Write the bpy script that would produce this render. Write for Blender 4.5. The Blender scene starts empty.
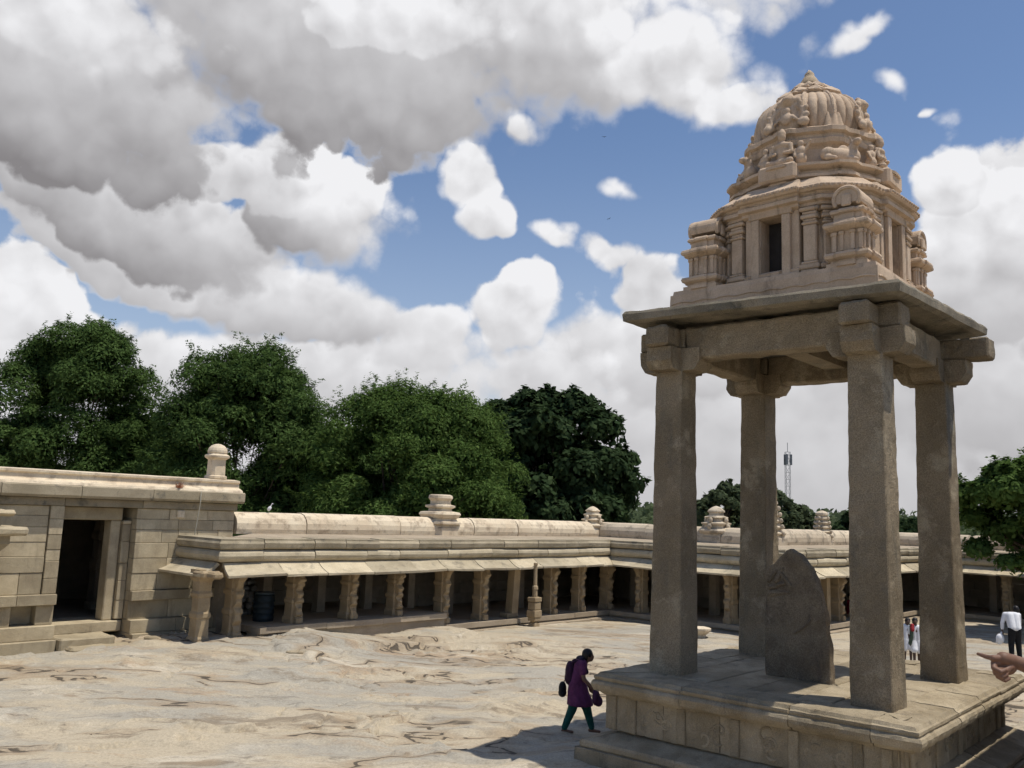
import bpy, bmesh, math, random
import numpy as np
from mathutils import Vector, Matrix
R = math.radians
rng = random.Random(7)
nrg = np.random.default_rng(11)
scene = bpy.context.scene
COL = scene.collection

# ------------------------------------------------------------------ camera
CAMH = 4.2
cam_d = bpy.data.cameras.new('camera'); cam = bpy.data.objects.new('camera', cam_d); COL.objects.link(cam)
cam_d.sensor_width = 36; cam_d.lens = 880.5/1024*36; cam_d.clip_start = .1; cam_d.clip_end = 20000
p_, r_ = .146, .0362
Fv = Vector((0, math.cos(p_), math.sin(p_))); Rv = Vector((1, 0, 0)); Uv = Rv.cross(Fv)
cr = Rv*math.cos(r_)+Uv*math.sin(r_); cu = Uv*math.cos(r_)-Rv*math.sin(r_)
cam.matrix_world = Matrix(((cr.x, cu.x, -Fv.x, 0), (cr.y, cu.y, -Fv.y, 0), (cr.z, cu.z, -Fv.z, CAMH), (0, 0, 0, 1)))
scene.camera = cam
scene.view_settings.view_transform = 'Standard'; scene.view_settings.look = 'None'
scene.view_settings.exposure = 0; scene.view_settings.gamma = 1; scene.view_settings.use_curve_mapping = False
scene.render.resolution_x = 1024; scene.render.resolution_y = 768

# ------------------------------------------------------------------ sun
SUN_AZ, SUN_EL = R(-15), R(70)
sd = Vector((math.cos(SUN_EL)*math.cos(SUN_AZ), math.cos(SUN_EL)*math.sin(SUN_AZ), math.sin(SUN_EL)))
sl = bpy.data.lights.new('sun', 'SUN'); sl.energy = 4.2; sl.angle = R(.5); sl.color = (1, .945, .84)
so = bpy.data.objects.new('sun', sl); COL.objects.link(so)
so.rotation_euler = sd.to_track_quat('Z', 'Y').to_euler(); so.location = sd*60

# ------------------------------------------------------------------ node helper
class N:
    def __init__(s, tree):
        s.t = tree; s.t.nodes.clear()
    def n(s, typ, ins=None, **kw):
        nd = s.t.nodes.new(typ)
        for k, v in kw.items(): setattr(nd, k, v)
        for k, v in (ins or {}).items():
            if isinstance(v, bpy.types.NodeSocket): s.t.links.new(v, nd.inputs[k])
            else: nd.inputs[k].default_value = v
        return nd
    def math(s, op, a, b=None, c=None, clamp=False):
        i = {0: a}
        if b is not None: i[1] = b
        if c is not None: i[2] = c
        return s.n('ShaderNodeMath', i, operation=op, use_clamp=clamp).outputs[0]
    def vm(s, op, a, b=None, scale=None):
        i = {0: a}
        if b is not None: i[1] = b
        if scale is not None: i['Scale'] = scale
        nd = s.n('ShaderNodeVectorMath', i, operation=op)
        return nd.outputs['Value'] if op in ('LENGTH', 'DOT_PRODUCT') else nd.outputs[0]
    def noise(s, vec, scale, detail=4, rough=.55, dist=0):
        return s.n('ShaderNodeTexNoise', {'Vector': vec, 'Scale': scale, 'Detail': detail, 'Roughness': rough, 'Distortion': dist})
    def ss(s, v, lo, hi, a=0., b=1.):
        return s.n('ShaderNodeMapRange', {0: v, 1: lo, 2: hi, 3: a, 4: b}, interpolation_type='SMOOTHSTEP').outputs[0]
    def mix(s, f, a, b, bt='MIX'):
        nd = s.n('ShaderNodeMix', {}, data_type='RGBA', blend_type=bt)
        for k, v in ((0, f), (6, a), (7, b)):
            if isinstance(v, bpy.types.NodeSocket): s.t.links.new(v, nd.inputs[k])
            else: nd.inputs[k].default_value = v if k == 0 else (tuple(v)+(1,))[:4]
        return nd.outputs[2]

# ------------------------------------------------------------------ sky: Nishita plus procedural cumulus in azimuth / elevation
world = bpy.data.worlds.new('World'); scene.world = world; world.use_nodes = True
w = N(world.node_tree)
SKY_STR = .112
sky = w.n('ShaderNodeTexSky', sky_type='NISHITA', sun_disc=False, sun_elevation=SUN_EL, sun_rotation=R(90)-SUN_AZ, altitude=500, air_density=1.0, dust_density=.6, ozone_density=1.6)
P = w.n('ShaderNodeTexCoord').outputs['Generated']
sep = w.n('ShaderNodeSeparateXYZ', {0: P})
az = w.math('MULTIPLY', w.math('ARCTAN2', sep.outputs[0], sep.outputs[1]), 57.2958)
el = w.math('MULTIPLY', w.math('ARCSINE', sep.outputs[2]), 57.2958)
E = w.n('ShaderNodeCombineXYZ', {0: az, 1: el}).outputs[0]
w1 = w.vm('MULTIPLY', w.vm('SUBTRACT', w.noise(P, 5, 1, .5).outputs['Color'], (.5, .5, .5)), (4.5, 4.5, 0))
w2 = w.vm('MULTIPLY', w.vm('SUBTRACT', w.noise(P, 30, 2, .6).outputs['Color'], (.5, .5, .5)), (1.3, 1.3, 0))
E2 = w.vm('ADD', w.vm('ADD', E, w1), w2)
def px2ae(u, v):
    dx, dy = u-512, v-384
    a = math.cos(r_)*dx+math.sin(r_)*dy; b = -math.sin(r_)*dx+math.cos(r_)*dy
    d = (Fv+Rv*(a/880.5)-Uv*(b/880.5)).normalized()
    return math.degrees(math.atan2(d.x, d.y)), math.degrees(math.asin(d.z))
# clouds as ellipses in the sky (angles), far ones first: u, v, rx, ry, clockwise rotation, grey, darkening towards the base
clouds = [(500, 560, 1500, 190, 0, .34, .10), (1500, 60, 300, 120, 0, .3, .2), (-600, 120, 330, 240, 0, .4, .2),
          (800, 440, 440, 140, 0, .40, .20), (1100, 250, 160, 140, 0, .35, .35), (990, 390, 170, 80, 0, .42, .30), (978, 262, 76, 90, 0, .20, .40), (940, 190, 36, 34, 0, .08, .15),
          (650, 292, 46, 36, 16, .22, .25), (608, 260, 42, 24, 6, .14, .20), (554, 246, 32, 20, 0, .12, .15), (640, 350, 110, 50, 0, .34, .30), (560, 380, 90, 46, 0, .32, .30),
          (250, 372, 330, 50, 0, .30, .25), (515, 312, 56, 44, 0, .14, .30), (430, 350, 64, 40, 0, .22, .25), (-20, 330, 170, 60, 10, .16, .25), (15, 290, 66, 44, 30, .10, .15),
          (240, 290, 215, 42, 8, .34, .42), (90, 240, 130, 44, 16, .30, .35), (130, 215, 180, 56, 10, .48, .50), (310, 212, 116, 62, 22, .30, .70), (235, 180, 90, 34, 8, .22, .32),
          (300, -120, 700, 150, 0, .35, .10), (30, 50, 260, 112, 6, .50, .50), (330, 50, 250, 112, 6, .54, .42), (560, 40, 190, 86, 6, .38, .42), (690, 55, 100, 62, 10, .16, .34), (742, 94, 56, 30, 8, .10, .22),
          (400, 20, 120, 44, 0, .16, .20), (60, 8, 150, 44, 0, .22, .2),
          (470, 184, 36, 34, 0, .06, .12), (488, 226, 31, 28, 0, .16, .22), (529, 143, 25, 18, 0, .10, .15), (628, 197, 24, 12, 15, .10, .1), (864, 42, 34, 17, -10, .15, .1), (896, 88, 30, 12, 30, .18, .1), (925, 120, 10, 4, 0, .2, .1)]
fine = w.noise(P, 34, 4, .62).outputs['Fac']
Pw = w.vm('ADD', P, w.vm('SCALE', w2, scale=.016))
def puffs(vec): return w.n('ShaderNodeTexVoronoi', {'Vector': vec, 'Scale': 17., 'Detail': 1.0, 'Roughness': .55, 'Lacunarity': 2.3}, feature='F1', normalize=False).outputs['Distance']
v0 = puffs(Pw); v1 = puffs(w.vm('ADD', Pw, (.010, -.004, .020)))
nz = w.math('ADD', w.math('MULTIPLY', w.math('SUBTRACT', .72, v0), .42), w.math('MULTIPLY', w.math('SUBTRACT', fine, .5), .30))
soft = w.ss(w.n('ShaderNodeSeparateXYZ', {0: w1}).outputs[0], -.5, .6, .10, .34)
# relief: the billows compared with themselves a little towards the sun
relief = w.math('ADD', w.math('MULTIPLY', w.math('SUBTRACT', v0, v1), .42), w.math('MULTIPLY', w.math('SUBTRACT', w.noise(P, 7, 4, .55).outputs['Fac'], .5), 1.0))
relief = w.math('ADD', relief, w.math('MULTIPLY', w.math('SUBTRACT', fine, .5), -.25))
relief = w.math('MULTIPLY', relief, w.ss(el, 0., 20., .35, 1.))
mask = shade = None
for (u_, v_, rx, ry, rot, g_, k_) in clouds:
    a_, e_ = px2ae(u_, v_)
    m = w.n('ShaderNodeMapping', {'Vector': E2, 'Location': (a_, e_, 0), 'Rotation': (0, 0, R(-rot-2)), 'Scale': (rx*.0635, ry*.0635, 1)}, vector_type='TEXTURE').outputs[0]
    q_ = min(2.6, max(1., 34/min(rx, ry)))
    dn = w.math('SUBTRACT', w.math('MULTIPLY', nz, q_) if q_ > 1 else nz, w.vm('LENGTH', m))
    mi = w.n('ShaderNodeMapRange', {0: dn, 1: -1.03, 2: (w.math('ADD', soft, -1.+.4*(q_-1)) if q_ > 1 else w.math('SUBTRACT', soft, 1.)), 3: 0., 4: 1.}, interpolation_type='SMOOTHSTEP').outputs[0]
    si = w.math('SUBTRACT', g_, w.vm('DOT_PRODUCT', m, (0, k_, 0)))
    if mask is None: mask, shade = mi, si
    else:
        mask = w.math('MAXIMUM', mask, mi)
        shade = w.n('ShaderNodeMix', {0: mi, 2: shade, 3: si}, data_type='FLOAT').outputs[0]
relief = w.math('MULTIPLY', relief, w.ss(shade, .12, .62, 1., .38))
shade = w.math('MAXIMUM', w.math('MINIMUM', w.math('ADD', shade, relief), 1.), 0.)
cc = w.mix(shade, (.88, .88, .90), (.25, .238, .245))
skyc = w.mix(1., sky.outputs[0], (SKY_STR, SKY_STR, SKY_STR), 'MULTIPLY')
haze_low = w.ss(el, -2., 26., .55, .0)
skyc = w.mix(1., skyc, (.97, 1., 1.06), 'MULTIPLY')
skyc = w.mix(haze_low, skyc, (.55, .60, .68))
full = w.mix(mask, skyc, cc)
bg = w.n('ShaderNodeBackground', {'Color': full, 'Strength': 1.0})
w.n('ShaderNodeOutputWorld', {'Surface': bg.outputs[0]})
world.cycles.sampling_method = 'MANUAL'; world.cycles.sample_map_resolution = 256
scene.cycles.max_bounces = 5; scene.cycles.diffuse_bounces = 2
scene.cycles.use_adaptive_sampling = True; scene.cycles.adaptive_threshold = .025; scene.cycles.adaptive_min_samples = 12; scene.cycles.glossy_bounces = 2; scene.cycles.transparent_max_bounces = 4

# ------------------------------------------------------------------ object helpers
def tag(o, label=None, cat=None, group=None, kind=None):
    if label: o['label'] = label
    if cat: o['category'] = cat
    if group: o['group'] = group
    if kind: o['kind'] = kind
    return o
def empty(name, loc=(0, 0, 0), rz=0, label=None, cat=None, group=None):
    o = bpy.data.objects.new(name, None); COL.objects.link(o); o.location = loc; o.rotation_euler = (0, 0, rz)
    o.empty_display_size = .2
    return tag(o, label, cat, group)
class MB:
    def __init__(s): s.v = []; s.f = []; s.smooth = False
    def add(s, vs, fs):
        k = len(s.v); s.v += [tuple(v) for v in vs]; s.f += [tuple(i+k for i in f) for f in fs]
    def rings(s, rings, cap=True, closed=True):
        n = len(rings[0]); vs = [p for r in rings for p in r]; fs = []
        for i in range(len(rings)-1):
            for j in range(n if closed else n-1):
                a, b = i*n+j, i*n+(j+1) % n
                fs.append((a, b, b+n, a+n))
        if cap: fs.append(tuple(range(n))[::-1]); fs.append(tuple(range((len(rings)-1)*n, len(rings)*n)))
        s.add(vs, fs)
    def box(s, x0, x1, y0, y1, z0, z1, ch=0, jit=0, M=None):
        """box with chamfered vertical and horizontal edges (ch) and a little irregularity"""
        c = min(ch, (x1-x0)*.4, (y1-y0)*.4, (z1-z0)*.4)
        j = lambda: rng.uniform(-jit, jit)
        if c <= 0:
            rr = [[(x0+j(), y0+j(), z), (x1+j(), y0+j(), z), (x1+j(), y1+j(), z), (x0+j(), y1+j(), z)] for z in (z0, z1)]
        else:
            a0, a1, b0, b1 = x0+j(), x1+j(), y0+j(), y1+j()
            def ring(z, k):
                return [(a0+c, b0+k, z), (a1-c, b0+k, z), (a1-k, b0+c, z), (a1-k, b1-c, z), (a1-c, b1-k, z), (a0+c, b1-k, z), (a0+k, b1-c, z), (a0+k, b0+c, z)]
            zz0, zz1 = z0+j(), z1+j()
            rr = [ring(zz0, c*.999), ring(zz0+c, 0), ring(zz1-c, 0), ring(zz1, c*.999)]
        if M is not None: rr = [[tuple(M@Vector(p)) for p in r] for r in rr]
        s.rings(rr)
    def lathe(s, prof, seg=24, c=(0, 0), fn=None):
        s.rings([[(c[0]+(r*(fn(2*math.pi*k/seg, z) if fn else 1))*math.cos(2*math.pi*k/seg), c[1]+(r*(fn(2*math.pi*k/seg, z) if fn else 1))*math.sin(2*math.pi*k/seg), z) for k in range(seg)] for r, z in prof])
    def poly(s, plan, levels, M=None):
        """levels: (scale, z) of a plan polygon"""
        rr = [[(x*k, y*k, z) for x, y in plan] for k, z in levels]
        if M is not None: rr = [[tuple(M@Vector(p)) for p in r] for r in rr]
        s.rings(rr)
    def tube(s, pts, rad, seg=8):
        pts = [Vector(p) for p in pts]
        if not isinstance(rad, (list, tuple)): rad = [rad]*len(pts)
        rr = []
        for i, p in enumerate(pts):
            t = (pts[min(i+1, len(pts)-1)]-pts[max(i-1, 0)]).normalized()
            u = t.orthogonal().normalized() if i == 0 else (u-t*u.dot(t)).normalized()
            v = t.cross(u)
            rr.append([tuple(p+(u*math.cos(2*math.pi*k/seg)+v*math.sin(2*math.pi*k/seg))*rad[i]) for k in range(seg)])
        s.rings(rr)
    def cone(s, a, b, ra, rb, seg=14, sx=1.0):
        """round-ended tapered capsule"""
        a, b = Vector(a), Vector(b); t = (b-a); L = t.length
        t = t.normalized() if L > 1e-6 else Vector((0, 0, 1)); u = t.orthogonal().normalized(); v = t.cross(u)
        prof = [(-ra*math.cos(q), ra*math.sin(q)) for q in (.25, .6, 1.0, 1.35, 1.571)]+[(L+rb*math.sin(q), rb*math.cos(q)) for q in (0, .35, .7, 1.0, 1.35)]
        s.rings([[tuple(a+t*h+(u*math.cos(2*math.pi*k/seg)+v*math.sin(2*math.pi*k/seg))*r) for k in range(seg)] for h, r in prof])
    def ell(s, c, r, rot=None, seg=14):
        c = Vector(c); rr = []
        for i in range(1, 9):
            th = math.pi*i/9
            ring = []
            for k in range(seg):
                q = Vector((r[0]*math.sin(th)*math.cos(2*math.pi*k/seg), r[1]*math.sin(th)*math.sin(2*math.pi*k/seg), -r[2]*math.cos(th)))
                if rot is not None: q = rot@q
                ring.append(tuple(c+q))
            rr.append(ring)
        s.rings(rr)
    def build(s, name, mat, parent=None, smooth=None, remesh=None, subdiv=0, rough=0, bevel=0):
        me = bpy.data.meshes.new(name); me.from_pydata(s.v, [], s.f)
        bm = bmesh.new(); bm.from_mesh(me); bmesh.ops.recalc_face_normals(bm, faces=bm.faces)
        bm.to_mesh(me); bm.free()
        me.materials.append(mat)
        o = bpy.data.objects.new(name, me); COL.objects.link(o)
        if remesh:
            md = o.modifiers.new('r', 'REMESH'); md.mode = 'VOXEL'; md.voxel_size = remesh; md.use_smooth_shade = True
            sm = o.modifiers.new('s', 'SMOOTH'); sm.factor = .5; sm.iterations = 2
            dg = bpy.context.evaluated_depsgraph_get(); dg.update()
            m2 = bpy.data.meshes.new_from_object(o.evaluated_get(dg)); o.modifiers.clear(); o.data = m2; me = m2
            if not me.materials: me.materials.append(mat)
        if rough:
            roughen(me, *(rough if isinstance(rough, tuple) else (rough,)))
        if smooth: me.shade_smooth()
        if parent: o.parent = parent
        return o
from mathutils import noise as mnoise
def roughen(me, amp, cell=.12, freq=3.0):
    bm = bmesh.new(); bm.from_mesh(me)
    for _ in range(6):
        ed = [e for e in bm.edges if e.calc_length() > cell*1.6]
        if not ed: break
        bmesh.ops.subdivide_edges(bm, edges=ed, cuts=1, use_grid_fill=True)
    bmesh.ops.triangulate(bm, faces=[f for f in bm.faces if len(f.verts) > 4])
    bmesh.ops.recalc_face_normals(bm, faces=bm.faces)
    bm.normal_update()
    for v in bm.verts:
        n = mnoise.fractal(v.co*freq+Vector((3.1, 7.7, 1.3)), 1.0, 2.0, 4)
        v.co += v.normal*(n*amp)
    bm.to_mesh(me); bm.free()

# ------------------------------------------------------------------ materials
MATS = {}
def stone(name, c1, c2, scale=1.5, island=.25, stain=.35, stainc=(.08, .075, .06), speck=.25, bump=.5, fine=40., bdist=.02, streak=False, streakc=None, world_space=False, blotch=None):
    m = bpy.data.materials.new(name); m.use_nodes = True; t = N(m.node_tree)
    tc = t.n('ShaderNodeTexCoord').outputs['Object']; geo = t.n('ShaderNodeNewGeometry')
    if world_space: tc = geo.outputs['Position']
    isl = geo.outputs['Random Per Island']
    off = t.vm('ADD', tc, t.n('ShaderNodeCombineXYZ', {0: t.math('MULTIPLY', isl, 13.), 1: t.math('MULTIPLY', isl, 29.)}).outputs[0]) if island > 0 else tc
    a = t.noise(off, scale, 5, .6).outputs['Fac']
    col = t.mix(t.ss(a, .35, .66), c1, c2)
    if blotch:
        bcol, bs, blo, bhi = blotch
        col = t.mix(t.ss(t.noise(tc, bs, 6, .65).outputs['Fac'], blo, bhi), col, bcol)
    st = t.ss(t.noise(t.vm('MULTIPLY', tc, (1, 1, .25)) if streak else tc, scale*1.7, 7, .68, .3).outputs['Fac'], .52, .72)
    col = t.mix(t.math('MULTIPLY', st, stain), col, stainc)
    sp = t.noise(tc, fine*2.2, 3, .7).outputs['Fac']
    k = t.ss(sp, .3, .7, 1-speck, 1+speck)
    k2 = t.math('ADD', 1-island*.5, t.math('MULTIPLY', isl, island))
    kk = t.math('MULTIPLY', k, k2)
    col = t.mix(1., col, t.n('ShaderNodeCombineXYZ', {0: kk, 1: kk, 2: kk}).outputs[0], 'MULTIPLY')
    h = t.math('ADD', t.noise(tc, fine*.3, 6, .65).outputs['Fac'], t.math('MULTIPLY', t.noise(tc, fine*1.6, 4, .7).outputs['Fac'], .35))
    bp = t.n('ShaderNodeBump', {'Strength': bump, 'Distance': bdist, 'Height': h})
    bs_ = t.n('ShaderNodeBsdfPrincipled', {'Base Color': col, 'Roughness': .88, 'Normal': bp.outputs[0], 'Specular IOR Level': .25})
    t.n('ShaderNodeOutputMaterial', {0: bs_.outputs[0]})
    MATS[name] = m; return m
def plain(name, c, rough=.8, var=.15, sc=8., bump=.1, spec=.3, trans=None):
    m = bpy.data.materials.new(name); m.use_nodes = True; t = N(m.node_tree)
    tc = t.n('ShaderNodeTexCoord').outputs['Object']
    f = t.ss(t.noise(tc, sc, 4, .6).outputs['Fac'], .3, .7, 1-var, 1+var)
    col = t.mix(1., c, t.n('ShaderNodeCombineXYZ', {0: f, 1: f, 2: f}).outputs[0], 'MULTIPLY')
    bp = t.n('ShaderNodeBump', {'Strength': bump, 'Distance': .01, 'Height': t.noise(tc, sc*3, 4, .6).outputs['Fac']})
    bs_ = t.n('ShaderNodeBsdfPrincipled', {'Base Color': col, 'Roughness': rough, 'Normal': bp.outputs[0], 'Specular IOR Level': spec})
    t.n('ShaderNodeOutputMaterial', {0: bs_.outputs[0]}); return m
def leafmat(name, c1, c2, c3):
    m = bpy.data.materials.new(name); m.use_nodes = True; t = N(m.node_tree)
    geo = t.n('ShaderNodeNewGeometry'); isl = geo.outputs['Random Per Island']
    f = t.ss(t.noise(geo.outputs['Position'], .45, 3, .6).outputs['Fac'], .35, .65)
    col = t.mix(f, c1, c2)
    col = t.mix(t.ss(isl, .75, 1.), col, c3)
    k = t.ss(isl, 0., 1., .8, 1.2)
    col = t.mix(1., col, t.n('ShaderNodeCombineXYZ', {0: k, 1: k, 2: k}).outputs[0], 'MULTIPLY')
    d = t.n('ShaderNodeBsdfPrincipled', {'Base Color': col, 'Roughness': .9, 'Specular IOR Level': .08})
    tr = t.n('ShaderNodeBsdfTranslucent', {'Color': col})
    mx = t.n('ShaderNodeMixShader', {0: .38, 1: d.outputs[0], 2: tr.outputs[0]})
    t.n('ShaderNodeOutputMaterial', {0: mx.outputs[0]}); return m

granite = stone('granite', (.185, .145, .094), (.265, .212, .143), .9, .16, .75, (.12, .11, .085), .30, 1.0, 26, .035, True, blotch=((.34, .285, .20), 1.8, .52, .68))
granite_top = stone('granite_slab', (.15, .13, .095), (.24, .205, .15), 1.6, .1, .9, (.07, .068, .055), .3, .7, 40, .02)
platstone = stone('platform_stone', (.255, .205, .132), (.37, .305, .21), 1.6, .26, .65, (.12, .10, .075), .22, .7, 34, .025, True)
stucco = stone('painted_stucco', (.47, .35, .245), (.55, .42, .305), 2.2, .04, .8, (.20, .15, .105), .10, .4, 20, .01, True, blotch=((.62, .52, .40), 1.1, .6, .75))
door_shade = plain('tower_door_shade', (.035, .03, .028))  # near-black colour standing in for the unlit inside of the doorways
sand = stone('sandy_masonry', (.36, .295, .195), (.48, .40, .27), 1.4, .42, .5, (.20, .16, .11), .16, .5, 30, .02, True)
eavest = stone('eave_stone', (.38, .32, .22), (.48, .41, .29), 1.3, .45, .8, (.19, .165, .125), .16, .5, 26, .02)
cornst = stone('cornice_stone', (.28, .235, .16), (.38, .32, .225), 1.3, .4, .9, (.12, .11, .09), .18, .5, 26, .02)
lime = stone('limewashed_parapet', (.60, .49, .35), (.68, .58, .43), 1.2, .06, .75, (.33, .27, .20), .10, .35, 22, .015, False, blotch=((.40, .32, .23), 2.8, .5, .68))
lime_w = stone('weathered_parapet', (.46, .38, .28), (.56, .47, .35), 1.2, .15, .75, (.20, .17, .13), .12, .45, 22, .02, False, blotch=((.26, .22, .17), 2.0, .5, .66))
pill = stone('pillar_stone', (.30, .225, .135), (.38, .29, .18), 1.5, .08, .45, (.18, .14, .10), .2, .5, 30, .02, True)
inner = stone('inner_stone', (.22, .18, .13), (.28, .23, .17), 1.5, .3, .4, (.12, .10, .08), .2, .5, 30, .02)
floorst = stone('floor_stone', (.31, .25, .18), (.38, .31, .225), 1.0, .15, .3, (.18, .15, .12), .15, .4, 24, .01)
stele_m = stone('stele_granite', (.16, .125, .085), (.225, .18, .125), 2.2, .05, .7, (.08, .07, .06), .3, 1., 24, .03, True, blotch=((.27, .22, .16), 1.6, .55, .7))

# ------------------------------------------------------------------ ground
def vn(seed):
    r = np.random.default_rng(seed); return r.random((256, 256))
LAT = [vn(s) for s in range(12)]
def vnoise(x, y, s):
    L = LAT[s % 12]; xi = np.floor(x).astype(int); yi = np.floor(y).astype(int); fx = x-xi; fy = y-yi
    fx = fx*fx*fx*(fx*(fx*6-15)+10); fy = fy*fy*fy*(fy*(fy*6-15)+10)
    a = L[xi % 256, yi % 256]; b = L[(xi+1) % 256, yi % 256]; c = L[xi % 256, (yi+1) % 256]; d = L[(xi+1) % 256, (yi+1) % 256]
    return (a*(1-fx)+b*fx)*(1-fy)+(c*(1-fx)+d*fx)*fy
def fbm(x, y, s, o=5, g=.5):
    t = 0; a = 1; n = 0
    for i in range(o):
        t = t+a*vnoise(x*2**i+i*17.3, y*2**i-i*9.1, s+i); n += a; a *= g
    return t/n
def sstep(x, a, b):
    t = np.clip((x-a)/(b-a), 0, 1); return t*t*(3-2*t)
dA = Vector((.680, .733)).normalized(); nA = Vector((dA.y, -dA.x)); dB = nA.copy(); nB = -dA
K1 = Vector((4.5, 37.6)); K2 = Vector((10.3, 32.2)); K3 = K2+dA*14.7
PC = Vector((5.2514, 15.5397)); PYAW = .8506
def gheight(x, y):
    x = np.asarray(x, float); y = np.asarray(y, float)
    h = .42*np.exp(-(((x+7.6)/3.6)**2+((y-25.8)/3.4)**2))+.12*np.exp(-(((x+12)/3)**2+((y-23)/3)**2))
    c, s = math.cos(PYAW), math.sin(PYAW)
    u = (x-PC.x)*c+(y-PC.y)*s; v = -(x-PC.x)*s+(y-PC.y)*c
    dd = np.maximum(np.abs(u)-2.9, np.abs(v)-2.8); h = h+.2*(1-sstep(dd, .1, 1.5))
    flat = 1-sstep(y, 38, 60)
    # flow of the sheet-jointed rock roughly across the picture
    X = x*.8+y*.35; Y = y*1.0-x*.25
    wx = X+2.2*(fbm(X*.35, Y*.35, 1)-.5)*2; wy = Y+2.2*(fbm(X*.35+40, Y*.35, 2)-.5)*2
    h = h+.16*(fbm(wx*.16, wy*.22, 3)-.5)*flat+.05*(fbm(wx*.6, wy*.9, 4, 2)-.5)+.006*(fbm(x*4, y*4, 5)-.5)
    rockm = 1-sstep(x*.55+y-30.5, -1.5, 2.5)*.8           # paved, smoother towards the corner of the court
    for q, (sx, sy, nn, am, sd_) in enumerate(((.11, .34, 5.0, .15, 6), (.22, .7, 6.0, .065, 8))):
        f = fbm(wx*sx, wy*sy, sd_, 3, .38)*nn
        fr = f-np.floor(f); saw = sstep(fr, 0, .03)*1.0-fr
        amp = am*sstep(fbm(wx*.4+9, wy*.5+31, sd_+3, 3), .38, .62)
        h = h+saw*amp*rockm
    cr_ = np.abs(fbm(wx*.3+70, wy*.62+13, 9, 4)-.5); cm = sstep(fbm(x*.35+5, y*.5+90, 10, 3), .42, .56)
    h = h-.13*np.exp(-(cr_/.007)**2)*cm*rockm
    # the long low hump of bare rock in front of the gallery plinth
    ax = (x-K1.x)*dA.x+(y-K1.y)*dA.y; bx = (x-K1.x)*nA.x+(y-K1.y)*nA.y
    edge = bx-(.75+.9*np.sin((ax+15.8)/7.0*3.1416)+.12*(fbm(ax*.8, bx*0+3, 7)-.5)*2)
    ins = sstep(ax, -16.2, -15.2)*(1-sstep(ax, -9.3, -8.4))
    h = h+.19*(1-sstep(edge, -.05, .05))*ins*sstep(bx, -2, 0)
    return h
def gz(x, y): return float(gheight(np.array([x]), np.array([y]))[0])
def axis(parts):
    out = []
    for a, b, st in parts: out += list(np.arange(a, b, st))
    return np.array(out+[parts[-1][1]])
xs = axis([(-3000, -300, 300), (-300, -40, 20), (-40, -17, 1.0), (-17, -8, .09), (-8, 4, .05), (4, 20, .1), (20, 40, 1.), (40, 300, 20), (300, 3000, 300)])
ys = axis([(-300, -20, 20), (-20, 12, 1.), (12, 22, .05), (22, 30, .075), (30, 44, .12), (44, 60, 1.), (60, 300, 20), (300, 5000, 300)])
GX, GY = np.meshgrid(xs, ys); GZ = gheight(GX, GY)
def grid_mesh(name, GX, GY, GZ, mat):
    ny, nx = GX.shape
    me = bpy.data.meshes.new(name); me.vertices.add(nx*ny)
    me.vertices.foreach_set('co', np.stack([GX, GY, GZ], -1).astype(np.float32).ravel())
    i = np.arange((ny-1)*(nx-1)); r = i//(nx-1); c = i % (nx-1); a = r*nx+c
    q = np.stack([a, a+1, a+nx+1, a+nx], 1).astype(np.int32)
    me.loops.add(q.size); me.loops.foreach_set('vertex_index', q.ravel())
    me.polygons.add(len(q)); me.polygons.foreach_set('loop_start', np.arange(0, q.size, 4, dtype=np.int32))
    me.update(calc_edges=True); me.validate(); me.materials.append(mat); me.shade_smooth()
    o = bpy.data.objects.new(name, me); COL.objects.link(o); return o
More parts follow.
